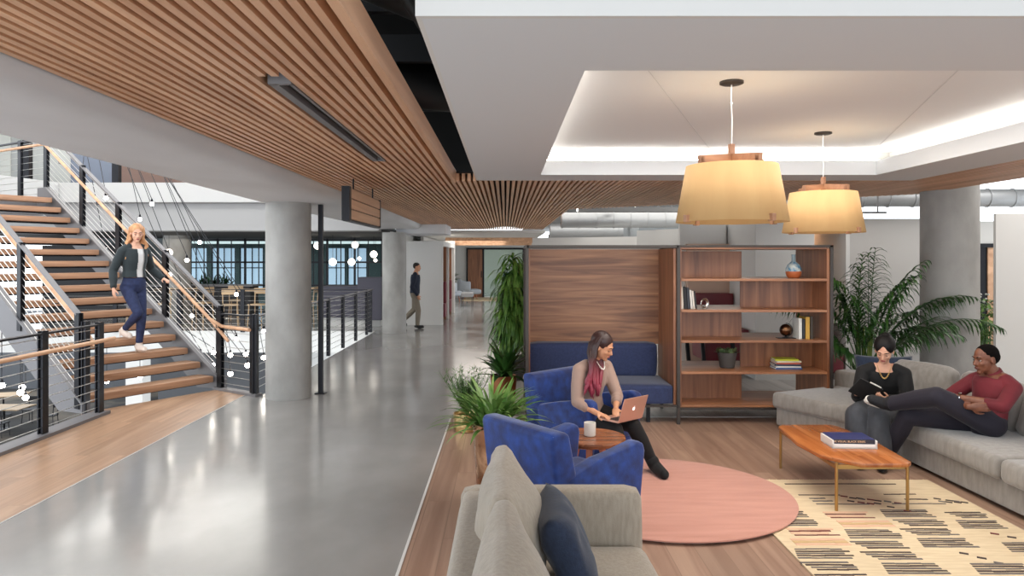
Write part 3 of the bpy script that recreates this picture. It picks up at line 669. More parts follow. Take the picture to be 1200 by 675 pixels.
# ------------------------------------------------------------------ cafe furniture
m_oak = mat('pale_oak', (190, 160, 124), .5); m_dkc = mat('dark_chair', (48, 46, 48), .6); m_banq = mat('slate_banquette', (78, 76, 86), .8)
def cafe_chair(name, label, wmat, h=.45, group=None):
    t = thing(name, label, 'chair', group=group); hs = h
    m = MB(); m.cushion(Matrix.Translation((0, 0, hs)), (.42, .42, .045), .018, .006, 4); obj('seat', m, wmat, t)
    m = MB(); m.cushion(Matrix.Translation((0, -.2, hs+.36)) @ Matrix.Rotation(-.12, 4, 'X'), (.42, .025, .16), .012, .0, 4)
    for s in (-1, 1): m.bar((s*.18, -.17, hs), (s*.18, -.21, hs+.4), .025, .025, up=(1, 0, 0))
    obj('backrest', m, wmat, t)
    for sx in (-1, 1):
        for sy in (-1, 1): m = MB(); m.tube([(sx*.17, sy*.17, hs), (sx*.2, sy*.2, 0)], .014, 8); obj('leg', m, wmat, t)
    return t
def cafe_table(label, wmat, h=.74, sz=(.8, .8)):
    t = thing('cafe_table', label, 'table')
    m = MB(); m.box((0, 0, h), (sz[0], sz[1], .035), bevel=.008); obj('table_top', m, wmat, t)
    m = MB(); m.tube([(0, 0, h), (0, 0, .02)], .03, 12); m.lathe([(.26, 0), (.26, .012), (.04, .03)]); obj('pedestal', m, m_blacksteel, t)
    return t
pos = [(-7.3, 19.5, .3), (-6.6, 19.6, 3.0), (-8.4, 20.4, 1.2), (-9.3, 19.8, 2.6), (-7.9, 21.6, .2), (-6.3, 21.3, 2.2), (-5.5, 20.6, 1.5), (-5.7, 19.2, .6), (-10.4, 20.6, 0.4), (-9.6, 22.3, 2.0)]
cl = ['pale wood bar chair behind the short railing, left one', 'pale wood bar chair nearest the concrete column', 'pale wood chair behind the stair railing end', 'pale wood chair farther left behind the stair cables', 'pale wood chair in the second row of the cafe', 'pale wood chair in front of the gridded glass', 'pale wood chair seen right of the concrete column', 'pale wood chair beside the black steel post', 'pale wood chair hidden behind the slanting stair cables', 'pale wood chair at the back left of the cafe']
c0 = cafe_chair('cafe_chair', cl[0], m_oak, .62, 'pale wood cafe chairs'); c0.location = (pos[0][0], pos[0][1], 0); c0.rotation_euler = (0, 0, pos[0][2])
for i, (x, y, a) in enumerate(pos[1:]): dup(c0, (x, y, 0), a, cl[i+1])
t0 = cafe_table('high cafe table between the pale wood chairs behind the short railing', m_oak, .98, (1.3, .8)); t0.location = (-6.9, 20.3, 0)
dup(t0, (-9.2, 20.9, 0), 0, 'high cafe table behind the slanting stair cables'); dup(t0, (-5.3, 21.4, 0), 0, 'high cafe table seen right of the concrete column')
t = thing('banquette', 'slate upholstered banquette block before the glass partition', 'banquette', (-4.3, 20.2, 0))
m = MB(); m.b2((-5.0, 19.9, .25), (-4.0, 20.5, 1.1), .03); m.b2((-3.95, 19.6, .2), (-3.3, 20.1, 1.35), .03); obj('body', m, m_banq, t, world=True)
m = MB(); m.b2((-5.0, 20, 0), (-3.4, 20.4, .25)); obj('plinth', m, m_white, t, world=True)
t = thing('cafe_counter', 'dark long counter behind the stair cables in the cafe', 'counter', (-10, 24, 0))
m = MB(); m.b2((-13.5, 23.6, 0), (-8.2, 24.4, .95)); obj('body', m, m_dkc, t, world=True); m = MB(); m.b2((-13.6, 23.5, .95), (-8.1, 24.5, 1.0)); obj('worktop', m, m_steel_l, t, world=True)
gl = [(390, 307, 22), (412, 307, 23), (416, 287, 24), (438, 298, 23), (372, 288, 22.5), (421, 303, 25), (198, 296, 22), (440, 305, 25)]
gw = ['white globe pendant just right of the black post', 'white globe pendant second from the black post', 'white globe pendant highest near the glass partition', 'white globe pendant nearest the far concrete column', 'white globe pendant tucked behind the black post', 'small white globe pendant low before the daylit window', 'white globe pendant behind the stair handrail', 'small white globe pendant beside the far column']
for i, (x, y, D) in enumerate(gl):
    p = at(x, y, D); t = thing('globe_pendant', gw[i], 'pendant lamp', tuple(p), group='white globe pendants in the cafe')
    m = MB(); m.ell((0, 0, 0), .11 if i not in (5, 7) else .06); obj('globe', m, m_globe, t)
    m = MB(); m.tube([(0, 0, .1), (0, 0, 2.56-p.z)], .006, 5); obj('cord', m, m_blacksteel, t)
# column and dark cabinet left in the cafe
m = MB(); m.lathe([(.4, 0), (.4, 2.56)], (-10.2, 22.8, 0), 32); struct('column', m, m_conc, 'round column behind the stair railing in the cafe')
m = MB(); m.b2((-15.9, 25.2, 0), (-12.6, 25.8, 2.3)); solo('storage_wall', m, m_dkc, 'dark storage wall at the left of the cafe behind the woman', 'cabinet')
# planter bushes inside the glass
m = MB(); random.seed(3)
for i in range(260):
    x = random.uniform(-13.0, -10.8)+.6; m.leaf((x, 27.3+random.uniform(-.3, .3), .7+random.uniform(0, .3)), (random.uniform(-1, 1), random.uniform(-1, 1), random.uniform(.3, 1.2)), .4, .07, .8, 3)
t = thing('planter', 'leafy green planter behind the gridded glass', 'planter', (-11.3, 27.3, 0)); m2 = m; obj('foliage', m2, m_leafd, t, world=True)
m = MB(); m.b2((-12.8, 27, 0), (-9.9, 27.6, .75)); obj('box', m, m_dkc, t, world=True)
# lower storey furniture
def low(x, y): return fl(x, y, -4.0)
tb = cafe_table('round-edged wood table on the lower floor at far left', m_oak, .74, (1.6, 1.0)); tb.location = (-17.2, 25.2, -4)
dup(tb, (-18.8, 27.5, -4), .3, 'wood table farther back on the lower floor'); dup(tb, (-8.6, 20.8, -4), .1, 'wood table on the lower floor under the bulb cluster')
lc = cafe_chair('lower_chair', 'dark chair beside the lower wood table at far left', m_dkc, .45, 'dark chairs on the lower floor'); lc.location = (-16.6, 24.1, -4)
for x, y, a, l in [(-17.8, 24.2, .2, 'dark chair left of the first dark lower chair'), (-15.7, 25.3, 1.7, 'dark chair at the right end of the lower wood table'), (-17.0, 26.3, 3.1, 'dark chair behind the lower wood table'), (-8.0, 19.9, .3, 'dark chair under the bulb cluster, right'), (-9.2, 19.9, -.2, 'dark chair under the bulb cluster, left')]: dup(lc, (x, y, -4), a, l)
m = MB(); m.prism([(-7.1, 8.4), (-5.4, 8.0), (-4.95, 9.0), (-7.4, 12.5)], -.75, -.45) if False else m.prism([(-26, 16), (-14.6, 16.2), (-13.4, 18.2), (-26, 18.4)], -.75, -.45); struct('trim_10', m, m_white)
m = MB(); m.b2((-9, 17.4, -4), (-8.6, 17.8, -.5)); m.b2((-5.6, 20, -4), (-4.2, 20.3, -.6)); struct('column_lower', m, m_white)
# ================================================================== LOUNGE FURNITURE
def extr(m, poly, d0, d1, bev=.02, plane='xz', M=None, seg=3):
    t = bmesh.new(); a = []; b = []
    for p, q in poly:
        if plane == 'xz': a.append(t.verts.new((p, d0, q))); b.append(t.verts.new((p, d1, q)))
        else: a.append(t.verts.new((p, q, d0))); b.append(t.verts.new((p, q, d1)))
    n = len(poly); t.faces.new(a[::-1]); t.faces.new(b)
    for i in range(n): t.faces.new([a[i], a[(i+1) % n], b[(i+1) % n], b[i]])
    if bev: bmesh.ops.bevel(t, geom=list(t.edges), offset=bev, segments=seg, profile=.5, affect='EDGES')
    m._merge(t, M or Matrix())
# rugs
m = MB(); m.b2((1.79, 3.0, .001), (3.51, 6.1, .012)); random.seed(5)
def dash(mi, x0, x1, y, h=.02, sk=0):
    m.mi = mi; n = 4; w_ = x1-x0
    for k in range(n):
        a = x0+w_*k/n; b = x0+w_*(k+1)/n; ya = y+sk*k/n+random.uniform(-.003, .003); hh = h*random.uniform(.8, 1.15)
        m.box(((a+b)/2, ya, .0125), (b-a+.002, hh, .005))
# thin yarn line near the far edge
dash(1, 2.28, 3.18, 5.98, .016); dash(1, 2.28, 2.6, 5.7, .014); dash(1, 2.95, 3.2, 5.72, .014)
def dots(cx, cy, n, dx=.055, dy=-.05, mi=1):
    for i in range(n):
        m.mi = random.choice([1, 2, 3, 1]); m.box((cx+i*dx+random.uniform(-.01, .01), cy+i*dy*.5+random.uniform(-.012, .012), .0125), (.05, .022, .006), rz=-.5)
dash(2, 2.33, 2.45, 5.62, .018); dash(2, 2.33, 2.48, 5.56, .018); dash(2, 2.33, 2.72, 5.49, .016); dash(2, 2.9, 3.3, 5.5, .014); dash(1, 3.05, 3.22, 5.6, .018)
dots(2.62, 5.66, 3); dots(2.62, 5.56, 3); dots(2.72, 5.62, 5); dots(2.8, 5.5, 3, .06, -.16); dots(3.36-.05, 5.6, 3); dots(3.3, 5.54, 4, .05, -.01)
cols = [(1.84, .33), (2.28, .34), (2.74, .34), (3.18, .28)]
pal = [1, 2, 1, 2, 2, 5, 4, 3, 3, 4, 5, 1, 2, 1]
for ci, (cx, cw) in enumerate(cols):
    y = 5.36-.05*(ci % 2); k = 0; sh = 0
    while y > 3.1:
        kind = [0, 1, 2, 3, 0, 4, 1, 0, 5][(k+ci*2) % 9]
        if kind in (0, 1, 4):
            nn = 5 if kind == 0 else 4
            for q in range(nn):
                dash(1 if (q+kind) % 2 else 2, cx+sh+.02*q*(1 if kind else -.4), min(3.48, cx+cw*random.uniform(.85, 1.0)+sh), y, .017); y -= .034
        elif kind == 2:
            for q in range(3): dash(4 if q != 1 else 3, cx+sh+.02, min(3.47, cx+cw+sh-.03*q), y, .02 if q != 1 else .018); y -= .036
            dash(3, cx+sh+.03, min(3.47, cx+cw+sh), y, .015); y -= .04
        elif kind == 3:
            for q in range(3): dash(5 if q % 2 else 4, cx+sh-.02, min(3.48, cx+cw+sh), y, .03); y -= .042
        else:
            dots(cx+.1+sh, y-.03, 3, .06, -.14); y -= .16
        sh = .06*sin(k*1.1+ci*1.7); sh = max(-.02, min(sh, 3.49-cx-cw)) if ci == 3 else sh; k += 1; y -= .035
m.mi = 0
for i in range(120):
    x = 1.8+i*1.7/119; m.bar((x, 6.1, .006), (x+random.uniform(-.012, .012), 6.1+random.uniform(.015, .04), .004), .006, .004)
solo('patterned_rug', m, [m_cream, m_rdk, m_rgy, m_rmr, m_rpk, m_rtn], 'cream wool rug with rows of dark, maroon and tan dashes under the coffee table', 'rug', smooth=None)
m = MB(); m.lathe([(0.0, .014), (.2, .0135), (.5, .014), (.97, .014), (.985, .022), (.985, .03), (.97, .033), (.5, .032), (0, .032)][3:] + [], (0, 0, 0), 96)
solo('round_rug', m, m_pinkrug, 'round salmon pink rug in front of the blue armchairs', 'rug', (1.22, 5.70, 0))
# ---------------------------------------------------------------- taupe sofa in the foreground
t = thing('sofa', 'taupe woven sofa in the foreground with its low back to the corridor', 'sofa', (.22, 2.72, 0))
m = MB(); m.cushion(Matrix.Translation((.25, 2.72, .165)), (.84, 2.2, .2), .03, 0); obj('base', m, m_sofa2, t, world=True)
m = MB(); m.cushion(Matrix.Translation((-.125, 2.72, .375)), (.2, 2.26, .6), .05, .0, 9, .008); obj('backrest', m, m_sofa2, t, world=True)
for y, l in ((3.785, 1), (1.66, 0)):
    m = MB(); m.cushion(Matrix.Translation((.235, y, .375)), (.92, .15, .6), .05, .0, 11, .008); obj('armrest', m, m_sofa2, t, world=True)
for y in (2.24, 3.22):
    m = MB(); m.cushion(Matrix.Translation((.34, y, .335)), (.72, .965, .17), .05, .02, 11, .01, .008); obj('seat_cushion', m, m_sofa2, t, world=True)
for a in (-.1, .58):
    for y in (1.75, 3.7): m = MB(); m.tube([(a, y, 0), (a, y, .08)], .02, 10); obj('leg', m, m_blacksteel, t, world=True)
for y, tl, l in ((3.28, .2, 'taupe back cushion next to the far arm of the foreground sofa'), (2.45, .16, 'taupe back cushion nearest the camera on the foreground sofa')):
    m = MB(); m.cushion(basis((0, 1, 0), (-tl, 0, .98), (.98, 0, tl), (.03, y, .65)), (.87, .54, .085), .038, .115, 15, .0, .014)
    m.tube([], .004) if False else None
    solo('back_cushion', m, m_sofa2, l, 'cushion', smooth=180)
x = V((.03, 1, 0)).normalized(); y = V((-.40, .02, .92)).normalized(); z = x.cross(y).normalized()
m = MB(); m.pillow(basis(x, y, z, (.265, 3.17, .61)), .52, .42, .17, 20); solo('throw_pillow', m, m_navy, 'navy cotton throw pillow leaning on the taupe cushions of the foreground sofa', 'pillow', smooth=180)
# ---------------------------------------------------------------- blue armchairs (local: faces +X)
def armchair(name, label, loc, rz, group=None, seatz=.4):
    t = thing(name, label, 'armchair', loc, rz, group)
    W_ = .37
    for s in (-1, 1):
        m = MB(); extr(m, [(-.36, .1), (.33, .1), (.385, .56), (.37, .615), (.30, .635), (-.05, .565), (-.34, .50)], s*(W_-.1), s*W_, .03); obj('armrest', m, m_velvet, t, 50)
    m = MB(); extr(m, [(-.37, .1), (-.22, .1), (-.22, .42), (-.30, .765), (-.345, .785), (-.43, .785), (-.455, .76)], -W_+.0, W_-.0, .025); obj('backrest', m, m_velvet, t, 50)
    m = MB(); m.cushion(Matrix.Translation((.06, 0, seatz-.07)), (.6, .55, .15), .05, .02, 9); obj('seat_cushion', m, m_velvet, t, 180)
    m = MB(); m.cushion(Matrix.Translation((.02, 0, .2)), (.64, .6, .2), .03, 0, 5); obj('base', m, m_velvet, t, 180)
    for sx in (-.28, .26):
        for s in (-.27, .27): m = MB(); m.tube([(sx, s, .12), (sx*1.1, s*1.1, 0)], [.02, .013], 10); obj('leg', m, m_legwood, t)
    return t
armchair('armchair', 'empty blue velvet armchair in front, seen from its back beside the brass planter', (.42, 5.0, 0), math.atan2(.6, .8))
armchair('armchair', 'blue velvet armchair behind, in which the woman with the laptop sits', (.74, 6.78, 0), math.atan2(-.72, .70), seatz=.37)
# side table and mug
t = thing('side_table', 'low round walnut side table between the blue armchairs', 'table', (.66, 5.76, 0))
m = MB(); m.lathe([(.0, .41), (.24, .41), (.275, .425), (.285, .445), (.28, .458), (0, .46)][1:-1]); obj('table_top', m, m_sidewood, t)
for a in (.4, 2.5, 4.6): m = MB(); m.bar((cos(a)*.1, sin(a)*.1, .41), (cos(a)*.2, sin(a)*.2, 0), .05, .035, up=(cos(a), sin(a), 0)); obj('leg', m, m_legwood, t)
t = thing('mug', 'cream ceramic mug on the round side table', 'mug', (.665, 5.76, .46)); 
m = MB(); m.lathe([(.04, 0), (.046, .008), (.046, .105), (.041, .105), (.041, .012), (.0005, .01)]); obj('cup', m, m_ceram, t)
# ---------------------------------------------------------------- sectional
t = thing('sectional_sofa', 'large grey velour angled sectional sofa along the right side', 'sofa', (4.1, 6.3, 0))
m = MB(); extr(m, [(2.94, 7.98), (3.64, 6.70), (3.64, 4.0), (4.72, 4.0), (4.72, 7.05), (3.98, 8.54)], .04, .235, .025, 'xy'); obj('base', m, m_sofa, t, 50, world=True)
def seatc(poly):
    m = MB(); extr(m, poly, .225, .40, .05, 'xy', seg=5); obj('seat_cushion', m, m_sofa, t, 60, world=True)
seatc([(2.89, 7.99), (3.59, 6.72), (4.52, 7.02), (3.80, 8.43)]); seatc([(3.585, 6.70), (3.585, 5.36), (4.52, 5.36), (4.52, 6.99)]); seatc([(3.585, 5.34), (3.585, 4.0), (4.52, 4.0), (4.52, 5.34)])
m = MB(); extr(m, [(4.5, 4.0), (4.74, 4.0), (4.74, 7.08), (4.5, 7.0)], .1, .58, .04, 'xy', seg=4); obj('backrest', m, m_sofa, t, 60, world=True)
m = MB(); extr(m, [(4.5, 6.98), (4.74, 7.07), (4.0, 8.57), (3.77, 8.44)], .1, .57, .04, 'xy', seg=4); obj('backrest', m, m_sofa, t, 60, world=True)
for x, y in ((3.1, 7.95), (3.8, 6.6), (3.8, 4.3), (4.6, 4.3), (4.6, 7)): m = MB(); m.tube([(x, y, 0), (x, y, .06)], .025, 10); obj('leg', m, m_blacksteel, t, world=True)
bu = V((-.447, .894, 0)); bn = V((-.894, -.447, 0))
def backc(c, u, n, w_, h_, tl, label, dz=0):
    yv = (V((0, 0, 1))-n*tl).normalized(); zv = u.cross(yv).normalized()
    m = MB(); m.cushion(basis(u, yv, zv, c), (w_, h_, .2), .07, .035, 11, .015, .012); solo('back_cushion', m, m_sofa, label, 'cushion', smooth=180)
backc(V((4.13, 7.44, .585)), bu, bn, .84, .42, .3, 'grey back cushion on the sectional between the woman and the man')
backc(V((4.36, 6.56, .575)), V((0, 1, 0)), V((-1, 0, 0)), .82, .42, .3, 'grey back cushion on the sectional behind the man in the dark red shirt')
backc(V((4.36, 5.71, .575)), V((0, 1, 0)), V((-1, 0, 0)), .82, .42, .3, 'grey back cushion at the right edge of the photo on the sectional')
x = V((.96, -.25, 0)).normalized(); y = V((.05, .25, .96)).normalized(); z = x.cross(y).normalized()
m = MB(); m.pillow(basis(x, y, z, (3.93, 7.6, .60)), .56, .5, .16, 16); solo('throw_pillow', m, m_navy, 'dark blue throw pillow behind the back of the woman in black', 'pillow', smooth=180)
# ---------------------------------------------------------------- coffee table
t = thing('coffee_table', 'boat shaped orange wood coffee table on slim brass legs', 'table', (2.66, 5.9, 0))
zt = .375
hx = [(2.56, 5.28), (2.90, 5.28), (2.95, 5.33), (2.99, 5.9), (2.93, 6.46), (2.88, 6.52), (2.46, 6.52), (2.405, 6.46), (2.345, 5.9), (2.37, 5.52)]
m = MB(); extr(m, hx, zt-.03, zt, .007, 'xy', seg=2); obj('table_top', m, m_tablewood, t, 30, world=True)
for x, y in ((2.415, 5.35), (2.93, 5.345), (2.43, 6.475), (2.93, 6.475)):
    m = MB(); m.tube([(x, y, 0.012 if y < 6 else 0), (x, y, zt-.012)], .0115, 12); obj('leg', m, m_brass, t, world=True)
m = MB()
for y in (5.36, 6.46): m.bar((2.415, y, zt-.045), (2.93, y, zt-.045), .02, .03)
m.bar((2.42, 5.36, zt-.05), (2.43, 6.46, zt-.05), .015, .025); m.bar((2.93, 5.36, zt-.05), (2.93, 6.46, zt-.05), .015, .025); obj('apron', m, m_brass, t, world=True)
# boxed book on table
t = thing('boxed_book', 'thick navy covered book in a white slipcase on the coffee table', 'book', (2.72, 5.82, zt), -.06)
m = MB(); m.b2((-.17, -.13, 0), (.17, .12, .012)); m.b2((-.17, -.13, .0), (.17, -.12, .034)); m.b2((-.17, -.13, 0), (-.158, .12, .062)); m.b2((.158, -.13, 0), (.17, .12, .062)); obj('slipcase', m, pm((236, 232, 226), .5), t)
m = MB(); m.b2((-.157, -.118, .013), (.157, .12, .07), .003); obj('cover', m, pm((36, 44, 96), .4), t)
m = MB(); m.quad((-.157, -.1185, .035), (.157, -.1185, .035), (.157, -.1185, .069), (-.157, -.1185, .069)); obj('spine', m, pm((34, 32, 44), .4), t)
def text(body, size, M, mt, parent, name='lettering', ext=.0004):
    cu = bpy.data.curves.new(name, 'FONT'); cu.body = body; cu.size = size; cu.align_x = 'CENTER'; cu.align_y = 'CENTER'; cu.extrude = ext; cu.space_character = 1.05
    o = bpy.data.objects.new(name, cu); C.objects.link(o); dg = bpy.context.evaluated_depsgraph_get(); dg.update()
    me = bpy.data.meshes.new_from_object(o.evaluated_get(dg)); bpy.data.objects.remove(o)
    me.transform(M); me.materials.clear(); me.materials.append(mt); return link(name, me, parent)
text('THE VISUAL BLACK SERIES', .021, basis((1, 0, 0), (0, 0, 1), (0, -1, 0), (-.045, -.1192, .052)), pm((230, 186, 140), .5), t)
# ---------------------------------------------------------------- booth with bench
t = thing('bench_booth', 'walnut lined booth with navy upholstered bench and dark metal frame', 'booth', (1.08, 8.6, 0))
bz = 1.97
m = MB(); B = .036
for x in (.245, 1.935):
    for y in (8.2, 9.08): m.b2((x-B/2, y-B/2, 0), (x+B/2, y+B/2, 2.0))
for y in (8.2, 9.08):
    m.b2((.245, y-B/2, bz), (1.935, y+B/2, 2.0)); m.b2((.245, y-B/2, .19), (1.935, y+B/2, .215))
for x in (.245, 1.935): m.b2((x-B/2, 8.2, bz), (x+B/2, 9.08, 2.0)); m.b2((x-B/2, 8.2, .19), (x+B/2, 9.08, .215))
obj('frame', m, m_frame, t, world=True)
m = MB(); m.b2((.27, 9.02, .8), (1.905, 9.06, 1.965)); obj('back_panel', m, m_walnut_x, t, world=True)
m = MB(); m.b2((1.885, 8.22, .215), (1.915, 9.06, 1.965)); obj('side_panel', m, m_walnut_z, t, world=True)
m = MB(); m.b2((.262, 8.22, .215), (.28, 9.06, 1.965)); obj('side_panel', m, m_walnut_z, t, world=True)
m = MB(); m.cushion(Matrix.Translation((1.082, 8.6, .325)), (1.6, .82, .22), .035, .012, 13); obj('seat', m, m_bench, t, 180, world=True)
m = MB(); m.cushion(Matrix.Translation((1.055, 8.91, .63)) @ Matrix.Rotation(.06, 4, 'X'), (1.54, .2, .42), .05, .0, 13, .015); obj('back_cushion', m, m_bench, t, 180, world=True)
for x in (.6, 1.62): m = MB(); m.b2((x-.02, 8.3, 0), (x+.02, 8.34, .2)); obj('leg', m, m_blacksteel, t, world=True)
# ---------------------------------------------------------------- bookcase
t = thing('open_bookcase', 'open walnut bookcase with staggered back panels in a dark frame', 'bookcase', (2.8, 8.6, 0))
zs = [1.955, 1.626, 1.278, .935, .586, .215]; X0, X1 = 1.955, 3.60; Y0, Y1 = 8.2, 9.08
m = MB()
for z in zs: pass
for z in zs:
    m = MB(); m.b2((X0, Y0, z-.028 if z < 1.9 else z), (X1, Y1, z if z < 1.9 else z+.022), .003); obj('shelf', m, m_walnut_y, t, world=True)
m = MB(); m.b2((X1-.005, Y0, .2), (X1+.025, Y1, 1.965)); obj('side_panel', m, m_walnut_z, t, world=True)
m = MB(); m.b2((X0-.006, Y0, .2), (X0+.014, Y1, 1.965)); obj('side_panel', m, m_walnut_z, t, world=True)
for r in range(5):
    zt_, zb = zs[r]-.02, zs[r+1]; m = MB()
    if r % 2 == 0: m.b2((X0+.014, 8.60, zb), (2.77, 8.62, zt_))
    else: m.b2((2.755, 8.60, zb), (X1-.005, 8.62, zt_))
    obj('back_panel', m, m_walnut_z, t, world=True)
m = MB()
for y in (8.2, 9.08):
    m.b2((3.625, y-.018, 0), (3.66, y+.018, 2.0)); m.b2((1.95, y-.018, 1.978), (3.66, y+.018, 2.0)); m.b2((1.95, y-.018, .16), (3.66, y+.018, .186))
m.b2((3.625, 8.2, 1.978), (3.66, 9.08, 2.0)); m.b2((3.625, 8.2, .16), (3.66, 9.08, .186)); obj('frame', m, m_frame, t, world=True)
m_page = pm((232, 226, 212), .8)
def book(x, y, z, w_, h_, d_, col, label, lean=0, lay=False, rz=0, group=None, dz=0):
    t = thing('book', label, 'book', (x, y, z), rz, group)
    cm = pm(col, .55)
    if lay:
        m = MB(); m.b2((-w_/2, -d_/2, 0), (w_/2, d_/2, .003)); m.b2((-w_/2, -d_/2, h_-.003), (w_/2, d_/2, h_)); m.b2((-w_/2, -d_/2, 0), (w_/2, -d_/2+.003, h_)); obj('cover', m, cm, t)
        m = MB(); m.b2((-w_/2+.004, -d_/2+.003, .003), (w_/2-.004, d_/2-.004, h_-.003)); obj('pages', m, m_page, t)
    else:
        R = Matrix.Rotation(lean, 4, 'Y'); m = MB()
        for a, b in (((-w_/2, -d_/2, 0), (-w_/2+.002, d_/2, h_)), ((w_/2-.002, -d_/2, 0), (w_/2, d_/2, h_)), ((-w_/2, -d_/2, 0), (w_/2, -d_/2+.003, h_))): m.b2(a, b)
        for v in m.bm.verts: v.co = R @ v.co
        obj('cover', m, cm, t)
        m = MB(); m.b2((-w_/2+.002, -d_/2+.003, .004), (w_/2-.002, d_/2-.005, h_-.004))
        for v in m.bm.verts: v.co = R @ v.co
        obj('pages', m, m_page, t)
    return t
bx = 2.0
for i, (w_, h_, c_, ln, l) in enumerate([(.03, .25, (222, 214, 200), .05, 'cream book at the left end of the leaning row on the shelf'), (.035, .245, (34, 34, 38), .05, 'black thick book second in the leaning row'), (.03, .24, (58, 62, 70), .06, 'dark slate book third in the leaning row'), (.025, .215, (226, 224, 218), .08, 'white book in the middle of the leaning row'), (.022, .205, (232, 226, 214), .1, 'ivory book before the last in the leaning row'), (.02, .2, (60, 56, 58), .12, 'thin dark book at the right end of the leaning row')]):
    book(bx+w_/2, 8.42, 1.279, w_, h_, .17, c_, l, -ln); bx += w_+.004
bx = 3.33
for w_, h_, c_, l in [(.04, .235, (222, 222, 216), 'white topped book beside the bronze globe'), (.03, .225, (48, 50, 56), 'dark grey book between the white and yellow ones'), (.05, .25, (206, 162, 70), 'thick mustard yellow book on the right shelf'), (.035, .255, (70, 60, 50), 'brown book at the right end beside the yellow one')]:
    book(bx+w_/2, 8.42, .936, w_, h_, .18, c_, l); bx += w_+.004
z = .587
for i, (h_, c_, l, w_) in enumerate([(.02, (70, 92, 140), 'blue magazine at the bottom of the lying stack', .3), (.018, (226, 224, 220), 'white magazine second from the bottom of the stack', .28), (.02, (60, 66, 84), 'dark slate magazine in the middle of the stack', .29), (.018, (196, 96, 74), 'red magazine in the upper half of the stack', .27), (.018, (228, 222, 196), 'cream magazine just under the lime one', .28), (.02, (200, 204, 60), 'lime yellow magazine on top of the lying stack', .26)]):
    book(3.22+random.uniform(-.012, .012), 8.45, z, w_, h_, .2, c_, l, lay=True, rz=random.uniform(-.12, .12)); z += h_+.0005
t = thing('ring_ornament', 'polished metal ring ornament beside the leaning books', 'ornament', (2.27, 8.36, 1.279), .5)
m = MB(); pts = [(.05*cos(a), 0, .058+.05*sin(a)) for a in [2*pi*i/24 for i in range(25)]]; m.tube(pts, .008, 10, flat=2.2); obj('ring', m, m_steelring, t)
t = thing('vase', 'long necked vase with orange foot and blue glazed body on top shelf', 'vase', (3.34, 8.5, 1.627))
m = MB(); m.lathe([(.06, 0), (.078, .02), (.088, .06), (.088, .075)], n=32); m.mi = 1; m.lathe([(.088, .075), (.087, .11), (.07, .15), (.03, .185)], n=32); m.mi = 2; m.lathe([(.03, .185), (.022, .2), (.022, .26), (.026, .27), (.018, .27), (.016, .2)], n=32)
obj('body', m, [pm((190, 102, 58), .4), mat('blue_glaze', (74, 126, 158), .2, var=((200, 206, 200), 14, (1, 1, 1), .4, .6)), pm((150, 172, 180), .25)], t)
t = thing('globe', 'small dark bronze globe on a stand beside the books', 'globe', (3.22, 8.42, .936))
m = MB(); m.ell((0, 0, .095), .07, n=24); obj('ball', m, mat('bronze_globe', (110, 78, 54), .25, .9, var=((60, 44, 38), 12, (1, 1, 1), .45, .55)), t)
m = MB(); m.lathe([(.05, 0), (.05, .008), (.012, .02), (.01, .03)]); m.tube([(.078*cos(a), 0, .095+.078*sin(a)) for a in [pi*(-.5+i/14) for i in range(15)]], .004, 6); m.b2((-.1, -.05, 0), (.1, .05, .006)); obj('stand', m, m_blacksteel, t)
# ---------------------------------------------------------------- pendants
def pendant(loc, rz, label):
    t = thing('pendant_lamp', label, 'pendant lamp', (loc[0], loc[1], SL+.27), rz, 'silk drum pendants over the lounge')
    zb = -.90; h = .36; rb, rt = .35, .285
    m = MB(); m.lathe([(rb, zb), (rt, zb+h)], n=64); m2 = MB()
    me = m.mesh('shade', m_shade, 180)
    t2 = bmesh.new(); t2.from_mesh(me); bmesh.ops.delete(t2, geom=[f for f in t2.faces if len(f.verts) > 6], context='FACES'); 
    bmesh.ops.solidify(t2, geom=list(t2.faces), thickness=.006); t2.to_mesh(me); t2.free(); link('shade', me, t)
    m = MB(); m.lathe([(rb-.02, zb+.035), (rb-.02, zb+.042)], n=48); obj('diffuser', m, m_diff, t)
    for k in range(2):
        a = k*pi/2; m = MB(); d = V((cos(a), sin(a), 0)); ztp = zb+h
        for s in (-1, 1): m.bar((0, 0, ztp+.055), d*s*(rt-.03)+V((0, 0, ztp+.03)), .03, .045); m.bar(d*s*(rt-.045)+V((0, 0, ztp-.03)), d*s*(rt-.045)+V((0, 0, ztp+.045)), .03, .03, up=(0, 1, 0) if k == 0 else (1, 0, 0))
        obj('crossbar', m, m_shadewood, t)
    for k in range(4): a = k*pi/2; m = MB(); m.box((cos(a)*(rb-.0), sin(a)*(rb-.0), zb+.015), (.04, .03, .045), rz=a, bevel=.004); obj('peg', m, m_shadewood, t)
    m = MB(); m.box((0, 0, zb+h+.08), (.03, .03, .12)); obj('stem', m, m_shadewood, t)
    m = MB(); m.tube([(0, 0, zb+h+.1), (.004, 0, -.25), (-.004, 0, -.1), (0, 0, -.01)], .004, 6); m.ell((0, 0, -.14), .008); obj('cord', m, m_white, t)
    m = MB(); m.lathe([(.075, -.0), (.075, -.014), (.06, -.02)]); obj('canopy', m, m_frame, t)
    d = bpy.data.lights.new('bulb_light', 'POINT'); d.energy = 2; d.color = (1, .94, .84); d.shadow_soft_size = .08
    o = bpy.data.objects.new('lamp_bulb', d); C.objects.link(o); o.parent = t; o.location = (0, 0, zb+h*.55)
pendant((1.45, 4.7), -1.15+pi/2, 'nearer cream silk pendant lamp with wood crossbars hanging from the recess')
pendant((2.86, 6.6), .5, 'farther cream silk pendant lamp with wood crossbars, right of the nearer one')
